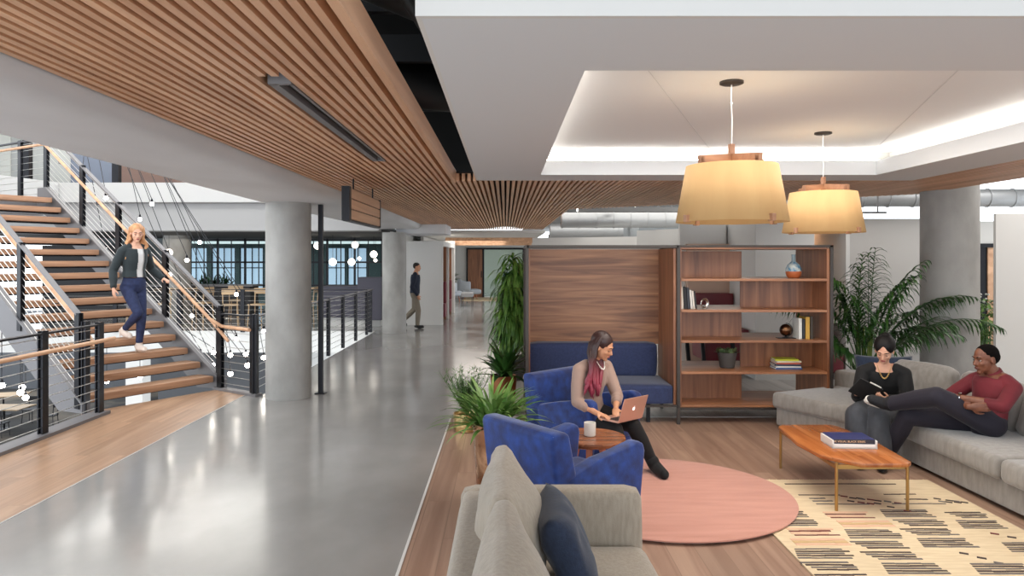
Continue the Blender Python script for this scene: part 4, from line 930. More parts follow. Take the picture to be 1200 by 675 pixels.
# ---------------------------------------------------------------- plants
def rosette(m, c, n, L, w_, droop, spread=.9, z0=0, seed=1, up0=.25, up1=1.6):
    random.seed(seed)
    for i in range(n):
        a = i*2.39996+random.uniform(-.2, .2); e = random.uniform(up0, up1)
        d = V((cos(a)*spread, sin(a)*spread, e)); l = L*random.uniform(.7, 1.1)
        m.leaf(V(c)+V((cos(a)*.02, sin(a)*.02, z0)), d, l, w_*random.uniform(.8, 1.15), droop*random.uniform(.6, 1.3), 7)
t = thing('potted_plant', 'strap leaved plant in a hammered copper planter beside the blue armchair', 'plant', (-.09, 5.5, 0))
m = MB(); m.lathe([(.10, 0), (.115, .02), (.135, .3), (.15, .6), (.152, .62), (.14, .62), (.135, .56), (.0005, .555)], n=40); obj('pot', m, m_copper, t)
m = MB(); m.ell((0, 0, .555), (.134, .134, .055), n=20); obj('moss', m, m_moss, t)
m = MB()
for k, (x, y, s) in enumerate([(0, 0, 1), (.05, .03, 2), (-.05, -.02, 3), (.02, -.05, 4), (-.03, .05, 5)]): rosette(m, (x, y, .56), 34, .46, .034, 1.0, .75, 0, s, .3, 2.0)
obj('foliage', m, m_leaf, t, 180)
t = thing('potted_plant', 'feathery bushy fern in a short gold pot at the edge of the wood floor', 'plant', (-.41, 7.9, 0))
m = MB(); m.lathe([(.12, 0), (.14, .01), (.15, .19), (.14, .19), (.13, .16), (.0005, .155)], n=36); obj('pot', m, m_gold, t)
m = MB(); random.seed(9)
for i in range(70):
    a = random.uniform(0, 2*pi); d = V((cos(a)*random.uniform(.1, .7), sin(a)*random.uniform(.1, .7), 1)).normalized(); L = random.uniform(.3, .58); pp = V((0, 0, .16))
    for k in range(9):
        p = pp+d*L*(k+2)/11
        for s in range(3):
            b = random.uniform(0, 2*pi); m.leaf(p, d*.6+V((cos(b), sin(b), random.uniform(-.1, .6))), .09, .007, .5, 2)
    m.tube([pp, pp+d*L], [.003, .0015], 4)
obj('foliage', m, m_fern, t, 180)
t = thing('potted_plant', 'dark broad leaved plant in a brown copper pot behind the fern', 'plant', (-.02, 8.75, 0))
m = MB(); m.lathe([(.11, 0), (.13, .02), (.16, .46), (.15, .46), (.14, .42), (.0005, .41)], n=36); obj('pot', m, mat('brown_copper', (150, 98, 66), .35, .8), t)
m = MB(); rosette(m, (0, 0, .42), 34, .42, .085, 1.1, .7, 0, 11, .3, 2.4); rosette(m, (.03, .03, .42), 22, .5, .07, .9, .5, 0, 12, .8, 2.6); obj('foliage', m, m_leafd, t, 180)
t = thing('potted_plant', 'tall dark green cascading plant in a charcoal pot left of the booth', 'plant', (.12, 11.2, 0))
m = MB(); m.lathe([(.13, 0), (.15, .02), (.19, .36), (.18, .36), (.17, .32), (.0005, .31)], n=36); obj('pot', m, m_pot, t)
m = MB(); canes = [(0, 0, 1.95), (-.09, .05, 1.75), (.1, .05, 1.8), (-.03, -.1, 1.5), (.08, -.08, 1.3), (-.12, -.05, 1.15), (.0, .1, .95)]
for x, y, h in canes: m.tube([(x*.6, y*.6, .3), (x, y, h*.6), (x*1.1, y*1.1, h-.1)], .014, 7)
obj('cane', m, m_stem, t)
m = MB(); random.seed(21)
for x, y, h in canes:
    for k in range(140):
        zz = h-.08-abs(random.gauss(0, .16)) if k < 45 else random.uniform(.62, h-.15); a = random.uniform(0, 2*pi)
        d = V((cos(a)*.9, sin(a)*.9, random.uniform(.1, 1.3) if zz > h-.25 else random.uniform(-.5, .5)))
        m.leaf((x, y, zz), d, random.uniform(.26, .48), .038, 2.4, 6)
obj('foliage', m, m_leaft, t, 180)
def frond(m, base, d, L, nl=26, ll=.28, droop=.55):
    p = V(base); d = V(d).normalized(); st = L/nl; pts = [p.copy()]
    for i in range(nl):
        t_ = i/nl; d = (d+V((0, 0, -droop/nl))*(.4+t_*1.8)).normalized(); p = p+d*st; pts.append(p.copy())
        if t_ > .3:
            side = d.cross(V((0, 0, 1))); side = side.normalized() if side.length > .05 else V((1, 0, 0))
            l = ll*max(.02, sin(pi*min(1, (t_-.25)/.78*.85+.15)))**.7
            for s in (-1, 1): m.leaf(p, d*.85+side*s*random.uniform(.45, .8)+V((0, 0, random.uniform(-.15, .3))), l*random.uniform(.85, 1.15), .03, random.uniform(1.4, 2.6), 5, .3)
    m.tube(pts, [.008*(1-.8*i/nl)+.001 for i in range(nl+1)], 5)
t = thing('potted_palm', 'arching palm in a pot behind the grey sectional sofa', 'plant', (4.5, 9.2, 0))
m = MB(); m.lathe([(.15, 0), (.17, .02), (.2, .36), (.19, .36), (.18, .32), (.0005, .31)], n=36); obj('pot', m, m_pot, t)
m = MB(); random.seed(4)
fr = [((-.75, -.1, 1.5), 1.7), ((-.5, -.3, 1.9), 1.75), ((-.35, .1, 2.2), 1.7), ((-.1, -.3, 2.4), 1.75), ((.1, .2, 2.3), 1.65), ((.35, -.2, 2.0), 1.7), ((.8, -.1, 1.6), 1.85), ((1.1, -.2, 1.5), 1.9), ((.55, .3, 1.3), 1.4), ((-.6, -.3, .95), 1.2), ((.45, -.4, 1.0), 1.35), ((-.9, .2, 1.1), 1.4), ((-.2, -.4, 1.6), 1.3), ((.9, .2, 1.1), 1.5), ((.2, -.3, 1.8), 1.45)]
for d, L in fr+[((d[0]*.8+.15, -d[1]*.6-.15, d[2]*random.uniform(.8, 1.15)), L*.9) for d, L in fr[:13]]: frond(m, (random.uniform(-.09, .09), random.uniform(-.09, .09), .3), d, L, 30, .34, 1.25)
obj('frond', m, m_leafd, t, 180)
m = MB()
for i in range(12): a = i*2.4; m.tube([(cos(a)*.06, sin(a)*.06, .3), (cos(a)*.1, sin(a)*.1, 1.0)], [.014, .008], 7)
obj('cane', m, m_stem, t)
t = thing('potted_plant', 'slim flowering plant in the gap right of the concrete column', 'plant', (6.85, 10.5, 0))
m = MB(); m.lathe([(.12, 0), (.15, .3), (.14, .3), (.13, .27), (.0005, .27)]); obj('pot', m, m_pot, t)
m = MB(); random.seed(8)
for i in range(22): 
    a = random.uniform(0, 6.28); r = random.uniform(.02, .16); m.tube([(r*.4*cos(a), r*.4*sin(a), .27), (r*cos(a), r*sin(a), .95)], .006, 5)
for i in range(260): a = random.uniform(0, 6.28); r = random.uniform(.0, .16); m.leaf((r*cos(a), r*sin(a), random.uniform(.45, 1.25)), (cos(a), sin(a), random.uniform(-.2, 1)), .16, .035, 1.2, 4)
obj('foliage', m, m_leaf, t, 180)
m = MB()
for i in range(24): a = random.uniform(0, 6.28); r = random.uniform(.03, .2); m.ell((r*cos(a), r*sin(a), random.uniform(1.1, 1.35)), .014, n=6)
obj('flower', m, m_white, t)
t = thing('potted_succulent', 'green succulent in a charcoal pot on the lower left bookshelf', 'plant', (2.57, 8.5, .587))
m = MB(); m.lathe([(.075, 0), (.082, .01), (.11, .17), (.11, .18), (.1, .18), (.095, .16), (.0005, .155)], n=32); obj('pot', m, m_pot, t)
m = MB(); 
for k, (x, y) in enumerate([(0, 0), (.06, .02), (-.06, .02), (.02, -.06), (-.03, .06)]): rosette(m, (x, y, .16), 22, .085, .034, .1, .9, 0, 30+k, .1, 1.6)
obj('foliage', m, mat('grey_green_leaf', (134, 150, 104), .6, var=((90, 116, 74), 20, (1, 1, 1))), t, 180)
t = thing('cafe_table', 'dark legged low table seen through the lower left shelf opening', 'table', (2.9, 11.2, 0))
m = MB(); m.b2((2.5, 10.9, .66), (3.5, 11.5, .7), .01); obj('table_top', m, m_blacksteel, t, world=True)
for x, y in ((2.72, 11), (3.05, 11.4), (3.4, 11), (2.6, 11.4)): m = MB(); m.bar((x, y, .66), (x+.06, y, 0), .05, .05, up=(0, 1, 0)); obj('leg', m, m_blacksteel, t, world=True)
# far corridor furniture
def lounge_chair(name, label, loc, rz, s=1.0):
    t = thing(name, label, 'armchair', loc, rz); gm = mat('pale_blue_grey_wool', (172, 178, 186), .9)
    m = MB(); m.cushion(Matrix.Translation((0, 0, .36)), (.75*s, .7*s, .22), .08, .02, 7); obj('seat', m, gm, t, 180)
    m = MB()
    for i in range(9):
        a = pi*.62+i*pi*.76/8; m.cushion(Matrix.Translation((cos(a)*.4*s, sin(a)*.4*s, .62)) @ Matrix.Rotation(a, 4, 'Z'), (.1, .2*s, .6 if 2 < i < 6 else .42), .045, .0, 4)
    obj('backrest', m, gm, t, 180)
    for x in (-.25, .25):
        for y in (-.25, .25): m = MB(); m.tube([(x, y, .26), (x*1.15, y*1.15, 0)], .016, 8); obj('leg', m, m_legwood, t)
lounge_chair('lounge_chair', 'pale blue grey wing armchair by the walnut door down the corridor', (-1.62, 33.2, 0), .3, 1.25)
lounge_chair('lounge_chair', 'pale blue grey seat nearer along the far corridor wall', (-2.35, 31.4, 0), .9, 1.1)
t = thing('low_bench', 'dark slatted low bench near the booth niches in the far corridor', 'bench', (-1.45, 28.6, 0))
m = MB(); m.b2((-1.7, 28.2, .36), (-1.25, 29.3, .52), .03); obj('seat', m, pm((150, 150, 152), .9), t, world=True)
for x in (-1.68, -1.28):
    for y in (28.25, 29.25): m = MB(); m.tube([(x, y, 0), (x, y, .37)], .012, 6); obj('leg', m, m_blacksteel, t, world=True)
t = thing('conference_chair', 'blue chair inside the glazed room at the end of the corridor', 'chair', (.2, 37, 0)); m = MB(); m.cushion(Matrix.Translation((0, 0, .5)), (.55, .5, .1), .04, .01, 4); m.cushion(Matrix.Translation((0, .25, .85)), (.55, .08, .6), .03, .01, 4); obj('seat', m, pm((80, 104, 150), .8), t); m = MB(); m.lathe([(.3, 0), (.3, .03), (.03, .06), (.03, .45)]); obj('base', m, m_blk, t)
dark_pl = thing('potted_plant', 'dark leafy plant beside the pale armchair at the far end', 'plant', (-2.5, 34.0, 0)); m = MB(); rosette(m, (0, 0, .8), 60, .6, .1, 1, .8, 0, 5, -.2, 2); obj('foliage', m, m_leafd, dark_pl, 180); m = MB(); m.lathe([(.16, 0), (.2, .8)]); obj('pot', m, m_pot, dark_pl)
# ================================================================== PEOPLE
Z = V((0, 0, 1))
def skinmat(name, a, b): return mat(name, a, .5, var=(b, 14, (1, 1, 1)))
sk_light = skinmat('skin_light', (222, 172, 144), (204, 150, 122)); sk_tan = skinmat('skin_tan', (208, 152, 118), (190, 134, 102))
sk_warm = skinmat('skin_warm', (218, 160, 124), (200, 142, 106)); sk_dark = skinmat('skin_dark', (124, 76, 54), (104, 62, 44))
m_eye = mat('eye_white', (190, 180, 172), .5, spec=.2); m_iris = mat('dark_iris', (38, 26, 20), .2)
def hand(mb, wr, d, n, side=1, curl=.5, g=1.0, spread=.12):
    wr = V(wr); d = V(d).normalized(); n = V(n); n = (n-d*n.dot(d)).normalized(); s = d.cross(n)*side
    pc = wr+d*.045*g
    M = Matrix((s, d, n)).transposed()
    mb.ell(pc, (.038*g, .052*g, .015*g), M, 12); mb.cap(wr-d*.01, wr+d*.03*g, .026*g, .024*g, 10)
    kn = wr+d*.085*g
    for i, (off, L) in enumerate(((.030, .072), (.010, .080), (-.010, .074), (-.028, .058))):
        p = kn+s*off*g-d*abs(off)*.25*g; dd = (d+s*off*spread*20*.4).normalized(); pts = [p-d*.03*g, p]; ang = 0
        for k, fr in enumerate((.45, .32, .25)):
            ang += curl*(.55+.25*k); q = dd*cos(ang)+n*sin(ang); pts.append(pts[-1]+q*L*fr*g)
        r = [.0095*g, .0088*g, .0082*g, .0076*g, .0066*g]; mb.limb(pts, r, 8)
    p = wr+d*.022*g+s*.024*g
    q1 = p+(d*.55+s*.75+n*.35).normalized()*.034*g; q2 = q1+(d*.85+s*.35+n*.45).normalized()*.03*g; q3 = q2+(d*.95+n*(.2+curl*.4)).normalized()*.024*g
    mb.limb([p, q1, q2, q3], [.013*g, .0115*g, .0098*g, .0082*g], 8)
def head_shape(mb, c, f, u, g=1.0, male=False):
    f = V(f).normalized(); u = (V(u)-f*V(u).dot(f)).normalized(); l = u.cross(f).normalized(); M = Matrix((f, l, u)).transposed()
    P = lambda a, b, z_: V(c)+f*a*g+l*b*g+u*z_*g
    mb.ell(P(-.012, 0, .032), (.097*g, .075*g, .088*g), M, 20)
    mb.ell(P(.022, 0, -.02), (.068*g, .064*g, .085*g), M, 16)
    mb.ell(P(.03, 0, -.062), (.055*g, (.052 if male else .045)*g, .045*g), M, 14)
    mb.ell(P(.068, 0, -.094), (.02*g, .022*g, .018*g), M, 10)
    mb.ell(P(.072, 0, .028), (.022*g, .05*g, .014*g), M, 10)
    mb.tube([P(.082, 0, .018), P(.094, 0, -.005), P(.104, 0, -.026), P(.09, 0, -.036)], [.008*g, .0105*g, .0145*g, .010*g], 8)
    for s in (-1, 1):
        mb.ell(P(.086, s*.012, -.03), .009*g, n=8)
        mb.ell(P(.062, s*.036, -.022), (.024*g, .022*g, .02*g), M, 10)
        mb.ell(P(-.008, s*.078, -.008), (.02*g, .009*g, .032*g), Matrix.Rotation(0, 3, 'Z') @ M, 10)
    mb.ell(P(.082, 0, -.058), (.013*g, .024*g, .010*g), M, 10)
    return P, M, l, u, f
def face_parts(root, P, M, g, skin, brow, lips, down=False):
    for s in (-1, 1):
        m = MB(); m.ell(P(.0745, s*.031, .005), (.009*g, .0125*g, (.008 if down else .0055)*g), M, 12); e = obj('eye', m, skin if down else m_eye, root, 180, world=True)
        if down: 
            m = MB(); m.tube([P(.080, s*.018, .001), P(.0838, s*.031, -.002), P(.076, s*.044, .001)], [.0015*g, .003*g, .0015*g], 6); obj('eyelashes', m, m_iris, root, 180, world=True)
        if down: pass
        m = MB(); m.ell(P(.0815 if not down else .072, s*.031, .0045 if down else .005), (.003*g, .0055*g, (.0028 if down else .0058)*g), M, 10); obj('iris', m, m_iris, e, 180, world=True)
        m = MB(); m.tube([P(.080, s*.018, .006), P(.0835, s*.031, .006 if down else .0105), P(.076, s*.044, .006)], [.0015*g, .0024*g, .0015*g], 6); obj('eyelid', m, m_iris, root, 180, world=True)
        m = MB(); m.tube([P(.093, s*.013, .030), P(.091, s*.03, .036), P(.076, s*.05, .030)], [.003*g, .0042*g, .002*g], 6); obj('eyebrow', m, brow, root, 180, world=True)
    m = MB(); m.ell(P(.092, 0, -.054), (.007*g, .022*g, .0045*g), M, 12); m.ell(P(.0905, 0, -.062), (.008*g, .019*g, .006*g), M, 12); obj('lips', m, lips, root, 180, world=True)
def axes(front, up=(0, 0, 1)):
    f = V(front).normalized(); l = Z.cross(f).normalized(); return f, l
MALE = [(-.22, .10, .085), (-.1, .155, .105), (0, .172, .118), (.18, .158, .112), (.38, .150, .105), (.62, .168, .115), (.8, .180, .112), (.93, .165, .092), (1.02, .10, .07), (1.1, .062, .058)]
FEM = [(-.22, .10, .085), (-.1, .152, .108), (0, .165, .115), (.18, .140, .100), (.36, .122, .088), (.6, .142, .108), (.78, .152, .102), (.92, .142, .082), (1.02, .085, .062), (1.1, .052, .050)]
def torso(mb, J, infl=0, t0=-.22, t1=1.1, n=20, tab=None, bow=0.0, flare=0, wide=1.0):
    tab = tab or (MALE if J.get('male') else FEM); g = J.get('g', 1)
    hf, hl = axes(J['hf']); tf, tl = axes(J['tf']); secs = []
    ax = (J['nb']-J['pel']); Ln = ax.length
    for t, w_, d_ in tab:
        if t < t0-1e-6 or t > t1+1e-6: continue
        k = max(0, min(1, t)); f = (hf*(1-k)+tf*k).normalized(); l = (hl*(1-k)+tl*k).normalized()
        a = ax.normalized(); 
        if t < 0: a = (a+Z).normalized()
        vv = l.cross(a).normalized() if False else (f-a*f.dot(a)).normalized()
        ll = a.cross(vv).normalized()
        c = J['pel']+ax*max(t, 0)+(a*min(t, 0)*Ln)+vv*bow*sin(pi*k)
        fl_ = flare*max(0, .35-t)
        secs.append((c, ll, vv, (w_*g*wide+infl+fl_), (d_*g+infl+fl_)))
    mb.loft(secs, n)
    return secs
def arm_pts(a): return [V(a['sh']), V(a['el']), V(a['wr'])]
def person(name, label, J, skin, clothes, voxel=.006, brow=None, lips=None):
    g = J.get('g', 1); root = thing(name, label, 'person', (J['pel'].x, J['pel'].y, J.get('base', 0)))
    mb = MB(); torso(mb, J, -.006, bow=J.get('bow', 0))
    P, M, l, u, f = head_shape(mb, J['hd'], J['ff'], J.get('hu', Z), g, J.get('male'))
    mb.cap(J['nb']-(J['hd']-J['nb'])*.1, P(-.012, 0, -.06), (.058 if J.get('male') else .046)*g, (.056 if J.get('male') else .044)*g, 14)
    for a in J['arms']:
        s, e, w_ = arm_pts(a); k = 1.0 if J.get('male') else .84
        mb.limb([s.lerp(J['nb'], .55)+Z*.015, s, s.lerp(e, .5), e, e.lerp(w_, .35), w_], [.055*g*k, .056*g*k, .049*g*k, .041*g*k, .041*g*k, .026*g*k], 12)
        hand(mb, w_, a['hd'], a['pn'], a.get('side', 1), a.get('curl', .5), g*(1 if J.get('male') else .9))
    for q in J['legs']:
        h, kn, an, toe = [V(x) for x in q]; k = 1.0 if J.get('male') else .94
        mb.limb([h, h.lerp(kn, .5), kn, kn.lerp(an, .35), an], [.088*g*k, .076*g*k, .056*g*k, .054*g*k, .036*g*k], 14)
        d = (toe-an); uu = (kn-an).normalized(); uu = (uu-d.normalized()*uu.dot(d.normalized())).normalized(); mb.limb([an, an+d*.3-uu*.02, toe-d*.12], [.034*g, .036*g*k, .028*g*k], 10)
        mb.ell(an-d.normalized()*.025-uu*.035, .028*g)
    blob('body', mb, skin, root, voxel, 3)
    face_parts(root, P, M, g, skin, brow or m_iris, lips or mat('lip_'+name, (168, 88, 82), .4), J.get('down', False))
    for c in clothes: c(root, J, P, M, l, u, f)
    return root
def top(nm, mt, infl=.016, t0=0, t1=1.03, sleeve=1.0, sr=.02, flare=0, cuff=None, vox=.008, collar=False, wide=1.0, bottom=None):
    def fn(root, J, P, M, l, u, f):
        g = J.get('g', 1); mb = MB(); torso(mb, J, infl, t0, t1, bow=J.get('bow', 0), flare=flare, wide=wide); k = 1.0 if J.get('male') else .84
        for a in J['arms']:
            s, e, w_ = arm_pts(a); pts = [s.lerp(J['nb'], .45)+Z*.012, s, s.lerp(e, .5), e]; rr = [.055*g*k+infl*.8, .062*g*k+sr*.6, .054*g*k+sr, .045*g*k+sr]
            if sleeve > .5: 
                q = (sleeve-.5)*2; pts += [e.lerp(w_, q*.5), e.lerp(w_, q)]; rr += [.044*g*k+sr, (.044-.016*q)*g*k+sr*.9]
            mb.limb(pts, rr, 14)
            if sleeve > .5:
                # square cuff end
                c = pts[-1]; d = (w_-e).normalized(); mb.tube([c-d*.02, c+d*.012], [rr[-1]*1.08, rr[-1]*1.08], 14)
        if collar: mb.tube([J['nb']-Z*.01, J['nb']+(J['hd']-J['nb'])*.32], [.075*g, .066*g], 16)
        # soft creases
        for v in mb.bm.verts: v.co += V([noise.noise(v.co*9+V((k_*5, 0, 0))) for k_ in range(3)])*.007
        return blob(nm, mb, mt, root, vox, 4)
    return fn
def pants(nm, mt, infl=.012, end=.95, wide=0, vox=.008, t1=.2):
    def fn(root, J, P, M, l, u, f):
        g = J.get('g', 1); mb = MB(); torso(mb, J, infl*.8, -.22, t1, bow=J.get('bow', 0)); k = 1.0 if J.get('male') else .94
        for q in J['legs']:
            h, kn, an, toe = [V(x) for x in q]; e = kn.lerp(an, end)
            mb.limb([h, h.lerp(kn, .5), kn, kn.lerp(e, .4), e], [.09*g*k+infl, .078*g*k+infl+wide*.3, .058*g*k+infl+wide*.6, .055*g*k+infl+wide*.8, .038*g*k+infl+wide], 16)
            d = (e-kn).normalized(); r = .038*g*k+infl+wide; mb.tube([e-d*.02, e+d*.02], [r*1.03, r*1.05], 16)
        for v in mb.bm.verts: v.co += V([noise.noise(v.co*8+V((k_*5, 3, 0))) for k_ in range(3)])*.008
        return blob(nm, mb, mt, root, vox, 4)
    return fn
def shoes(nm, mt, heel=0, g=1, sole=None, bootz=.0, tip=None):
    def fn(root, J, P, M, l, u, f):
        for q in J['legs']:
            h, kn, an, toe = [V(x) for x in q]; d = (toe-an); dn = d.normalized(); legd = (kn-an).normalized()
            upv = (legd-dn*legd.dot(dn)).normalized(); sd = dn.cross(upv).normalized()
            mb = MB(); hc = an-dn*.035-upv*.045
            Mx = Matrix((dn, sd, upv)).transposed()
            mb.limb([an+legd*bootz, an-upv*.03, an+d*.35-upv*.03, toe-dn*.03], [.048*g, .05*g, .048*g, .04*g], 12)
            mb.ell(hc, (.042, .036, .034), Mx); (mb.ell(an+legd*.01+dn*.02, .052*g) if bootz else None); mb.ell(toe-dn*.03-upv*.0, (.052, .038, .026), Mx)
            o = blob(nm, mb, mt, root, .006, 2)
            base = toe-upv*.028
            if heel: m = MB(); m.tube([hc-upv*.02, hc-upv*(.03+heel)], [.016, .007], 8); obj('heel', m, mt, o, world=True)
            if sole:
                m = MB(); pts = []; n = 18
                for i in range(n+1):
                    a = pi*2*i/n; L = (an-toe).length; cx = (hc+toe)/2; hx_ = ((toe-hc).length/2+.032)
                    pts.append(cx-upv*.036+dn*cos(a)*hx_+sd*sin(a)*.042*(1.0 if cos(a) > 0 else .86))
                cen = sum(pts[:-1], V((0, 0, 0)))/n; t_ = bmesh.new(); A_ = [m.bm.verts.new(p) for p in pts[:-1]]; B_ = [m.bm.verts.new(p+upv*.022) for p in pts[:-1]]
                m._f(A_); m._f(B_[::-1])
                for i in range(n): m._f([A_[i], A_[(i+1) % n], B_[(i+1) % n], B_[i]])
                t_.free(); obj('sole', m, sole, o, world=True)
                m = MB(); m.ell(toe-dn*.005-upv*.008, (.034, .036, .022), Mx); obj('toe_cap', m, sole, o, 180, world=True)
                m = MB()
                for k in range(6): c = an.lerp(toe, .12+k*.12)+upv*(.014-.004*k); m.tube([c-sd*.024, c+upv*.012, c+sd*.024], .0035, 6)
                for s in (-1, 1):
                    for k in range(6): c = an.lerp(toe, .12+k*.12)+upv*(.002-.004*k)+sd*s*.034; m.ell(c, .005, n=6)
                obj('lace', m, sole, o, world=True)
    return fn
def hair_cap(mb, P, M, g=1.0, grow=.0, low=-.02):
    mb.ell(P(-.028, 0, .048), ((.098+grow)*g, (.083+grow)*g, (.088+grow)*g), M, 20)
    mb.ell(P(-.055, 0, .0), ((.064+grow)*g, (.076+grow)*g, (.085+grow)*g), M, 16)
def strands(mb, P, n, z0, path, r=.008, seed=1, jit=.012):
    random.seed(seed)
    for i in range(n):
        q = path(i/(n-1)); pts = []
        for j, p in enumerate(q): pts.append(V(p)+V([random.uniform(-jit, jit) for _ in range(3)])*(j/len(q)+.15))
        m_ = len(pts); mb.tube(pts, [r*(.8+.4*sin(pi*j/(m_-1)))*(1 if j < m_-1 else .25) for j in range(m_)], 6)
# ---------------------------------------------------------------- woman with laptop
f = V((.68, -.73, 0)); l = Z.cross(f)
pel = V((.75, 6.68, .46)); nb = V((.80, 6.60, .915)); hd = V((.865, 6.525, 1.065))
J = dict(pel=pel, nb=nb, hd=hd, ff=V((.83, -.42, -.42)), hu=V((.25, -.2, 1)), hf=f, tf=f, g=.97, down=True, bow=.0,
    arms=[dict(sh=V((.655, 6.49, .86)), el=V((.625, 6.40, .60)), wr=V((.785, 6.225, .535)), hd=V((.75, -.62, -.12)), pn=-Z, side=-1, curl=.35),
          dict(sh=V((.925, 6.72, .86)), el=V((1.01, 6.62, .61)), wr=V((.965, 6.40, .54)), hd=V((-.15, -.95, -.12)), pn=-Z, side=1, curl=.35)],
    legs=[(V((.68, 6.60, .43)), V((.93, 6.16, .415)), V((.98, 5.98, .1)), V((1.04, 5.85, .055))), (V((.85, 6.76, .43)), V((1.09, 6.26, .43)), V((1.255, 6.26, .12)), V((1.32, 6.03, .06)))])
m_mauve = mat('mauve_silk_blouse', (160, 132, 118), .6, sheen=.3); m_black = mat('black_jersey', (15, 14, 15), .85, sheen=.06)
m_hair1 = mat('dark_to_pink_hair', (44, 26, 24), .4)
nt = m_hair1.node_tree; N = nt.nodes; L_ = nt.links; tc = N.new('ShaderNodeTexCoord'); sx = N.new('ShaderNodeSeparateXYZ'); L_.new(tc.outputs['Object'], sx.inputs[0])
mr = N.new('ShaderNodeMapRange'); mr.inputs['From Min'].default_value = .99; mr.inputs['From Max'].default_value = .78; L_.new(sx.outputs['Z'], mr.inputs['Value'])
rp = N.new('ShaderNodeValToRGB'); rp.color_ramp.elements[0].color = lin((52, 30, 27)); rp.color_ramp.elements[1].color = lin((146, 50, 68)); L_.new(mr.outputs[0], rp.inputs[0]); L_.new(rp.outputs[0], N['Principled BSDF'].inputs['Base Color'])
def hair_long(mt, over, base, lg, seed, back=True, wave=.012, nst=46, rr=.012):
    def fn(root, J, P, M, l, u, f):
        g = J.get('g', 1); mb = MB(); hair_cap(mb, P, M, g, .006)
        def path(t):
            a = (t-.5)*2   # -1..1 around the back
            ang = a*1.75; st = P(-.03-.055*cos(ang), .085*sin(ang), .07)
            side = P(-.03-.085*cos(ang), .092*sin(ang), -.02)
            pts = [P(-.02, .03*a, .13), st, side]
            tgt = over(a); c = side
            for k in range(1, 7): 
                q = side.lerp(tgt, k/6); w_ = wave*sin(k*1.9+t*9); pts.append(q+l*w_+f*wave*cos(k*1.7+t*5)*.6)
            return pts
        strands(mb, P, nst, 0, path, rr, seed); 
        o = obj('hair', mb, mt, root, 180, world=True)
    return fn
def over1(a):   # falls over the right (camera side) shoulder in front
    return V((.765, 6.405, .69))+V((.07*a, .05*a, .05*sin(a*7)))
def necklace(mt, drop=.09, r=.06):
    def fn(root, J, P, M, l, u, f):
        nb_ = J['nb']; tf = J['tf'].normalized(); tl = Z.cross(tf); m = MB(); pts = []
        for i in range(15):
            t = -1+2*i/14; pts.append(nb_+tl*r*t+tf*(.075+.03*(1-t*t))+Z*(-drop*(1-t*t)+.02))
        m.tube(pts, .0035, 5)
        for p in pts[3:12]: m.ell(p, .008, n=6)
        obj('necklace', m, mt, root, world=True)
    return fn
W1 = person('person', 'woman with pink tipped dark hair and mauve blouse typing on a laptop', J, sk_warm,
    [top('blouse', m_mauve, .012, -.1, .94, .72, .018, .05), pants('trousers', m_black, .013, 1.0), shoes('boot', m_black, .03, g=1.06, bootz=.12), hair_long(m_hair1, over1, .8, 1, 3, wave=.013, nst=64, rr=.0145), necklace(m_ceram, .07, .05)])
for o in W1.children:
    if o.name.startswith('hair'): pass
t = thing('laptop', 'rose coloured laptop open on the lap of the seated woman', 'laptop', (0, 0, 0))
A_ = V((.93, 6.05, .49)); B_ = V((1.165, 6.255, .49)); hx_ = (B_-A_).normalized(); bk = V((-hx_.y, hx_.x, 0)); ctr = (A_+B_)/2
t.location = ctr
Mb = basis(hx_, bk, hx_.cross(bk), (0, 0, 0))
def localbox(m, M, a, b, bev=.004):
    a = V(a); b = V(b); T = M @ Matrix.Translation((a+b)/2); m.boxm(T, [abs(b[i]-a[i]) for i in range(3)], bev)
m = MB(); localbox(m, Mb, (-.155, 0, 0), (.155, .215, .014)); obj('base', m, m_alu, t)
m = MB(); 
for r in range(5):
    for c in range(12): localbox(m, Mb, (-.135+c*.0226, .03+r*.02, .014), (-.135+c*.0226+.019, .03+r*.02+.016, .0155), 0)
obj('keyboard', m, m_key, t)
Ms = Mb @ Matrix.Translation((0, 0, .012)) @ Matrix.Rotation(radians(104), 4, 'X') if False else Mb @ Matrix.Translation((0, .0, .010)) @ Matrix.Rotation(radians(90+18), 4, 'X')
m = MB(); localbox(m, Ms, (-.155, 0, 0), (.155, .21, .006), .003); obj('lid', m, m_alu, t)
m = MB(); 
zz = -.0012 if False else None
# screen on her side, logo on the outer side
nrm = (Ms.to_3x3() @ V((0, 0, 1)))
out = .0065 if nrm.dot(bk) < 0 else -.0005; inn = -.0005 if out > 0 else .0065
m = MB(); localbox(m, Ms, (-.145, .01, inn-.0003), (.145, .2, inn+.0003), 0); obj('screen', m, mat('screen_glow', (180, 190, 210), .2, emis=((170, 190, 220), .6)), t)
m = MB(); pts = []
for i in range(40):
    a = 2*pi*i/40; r = .017*(1-.13*abs(sin(a))**8*(1 if sin(a) > 0 else .6)); x_ = r*cos(a)*.98; y_ = r*sin(a)
    b = (x_-.0215)**2+(y_-.003)**2
    if b < .0085**2:
        k = .0085/sqrt(b); x_ = .0215+(x_-.0215)*k; y_ = .003+(y_-.003)*k
    pts.append((x_, .105+y_, out))
vs = [m.bm.verts.new(Ms @ V((p[0]*(-1 if out < 0 else 1), p[1], p[2]+(.0005 if out > 0 else -.0005)))) for p in pts]; cv = m.bm.verts.new(Ms @ V((0, .105, out+(.0005 if out > 0 else -.0005))))
for i in range(40): m._f([vs[i], vs[(i+1) % 40], cv])
lf = [Ms @ V(((x_)*(-1 if out < 0 else 1), .105+y_, out+(.0005 if out > 0 else -.0005))) for x_, y_ in ((0, .018), (.001, .024), (.007, .028), (.007, .022))]; m._f([m.bm.verts.new(p) for p in lf])
obj('logo', m, m_logo, t, None)
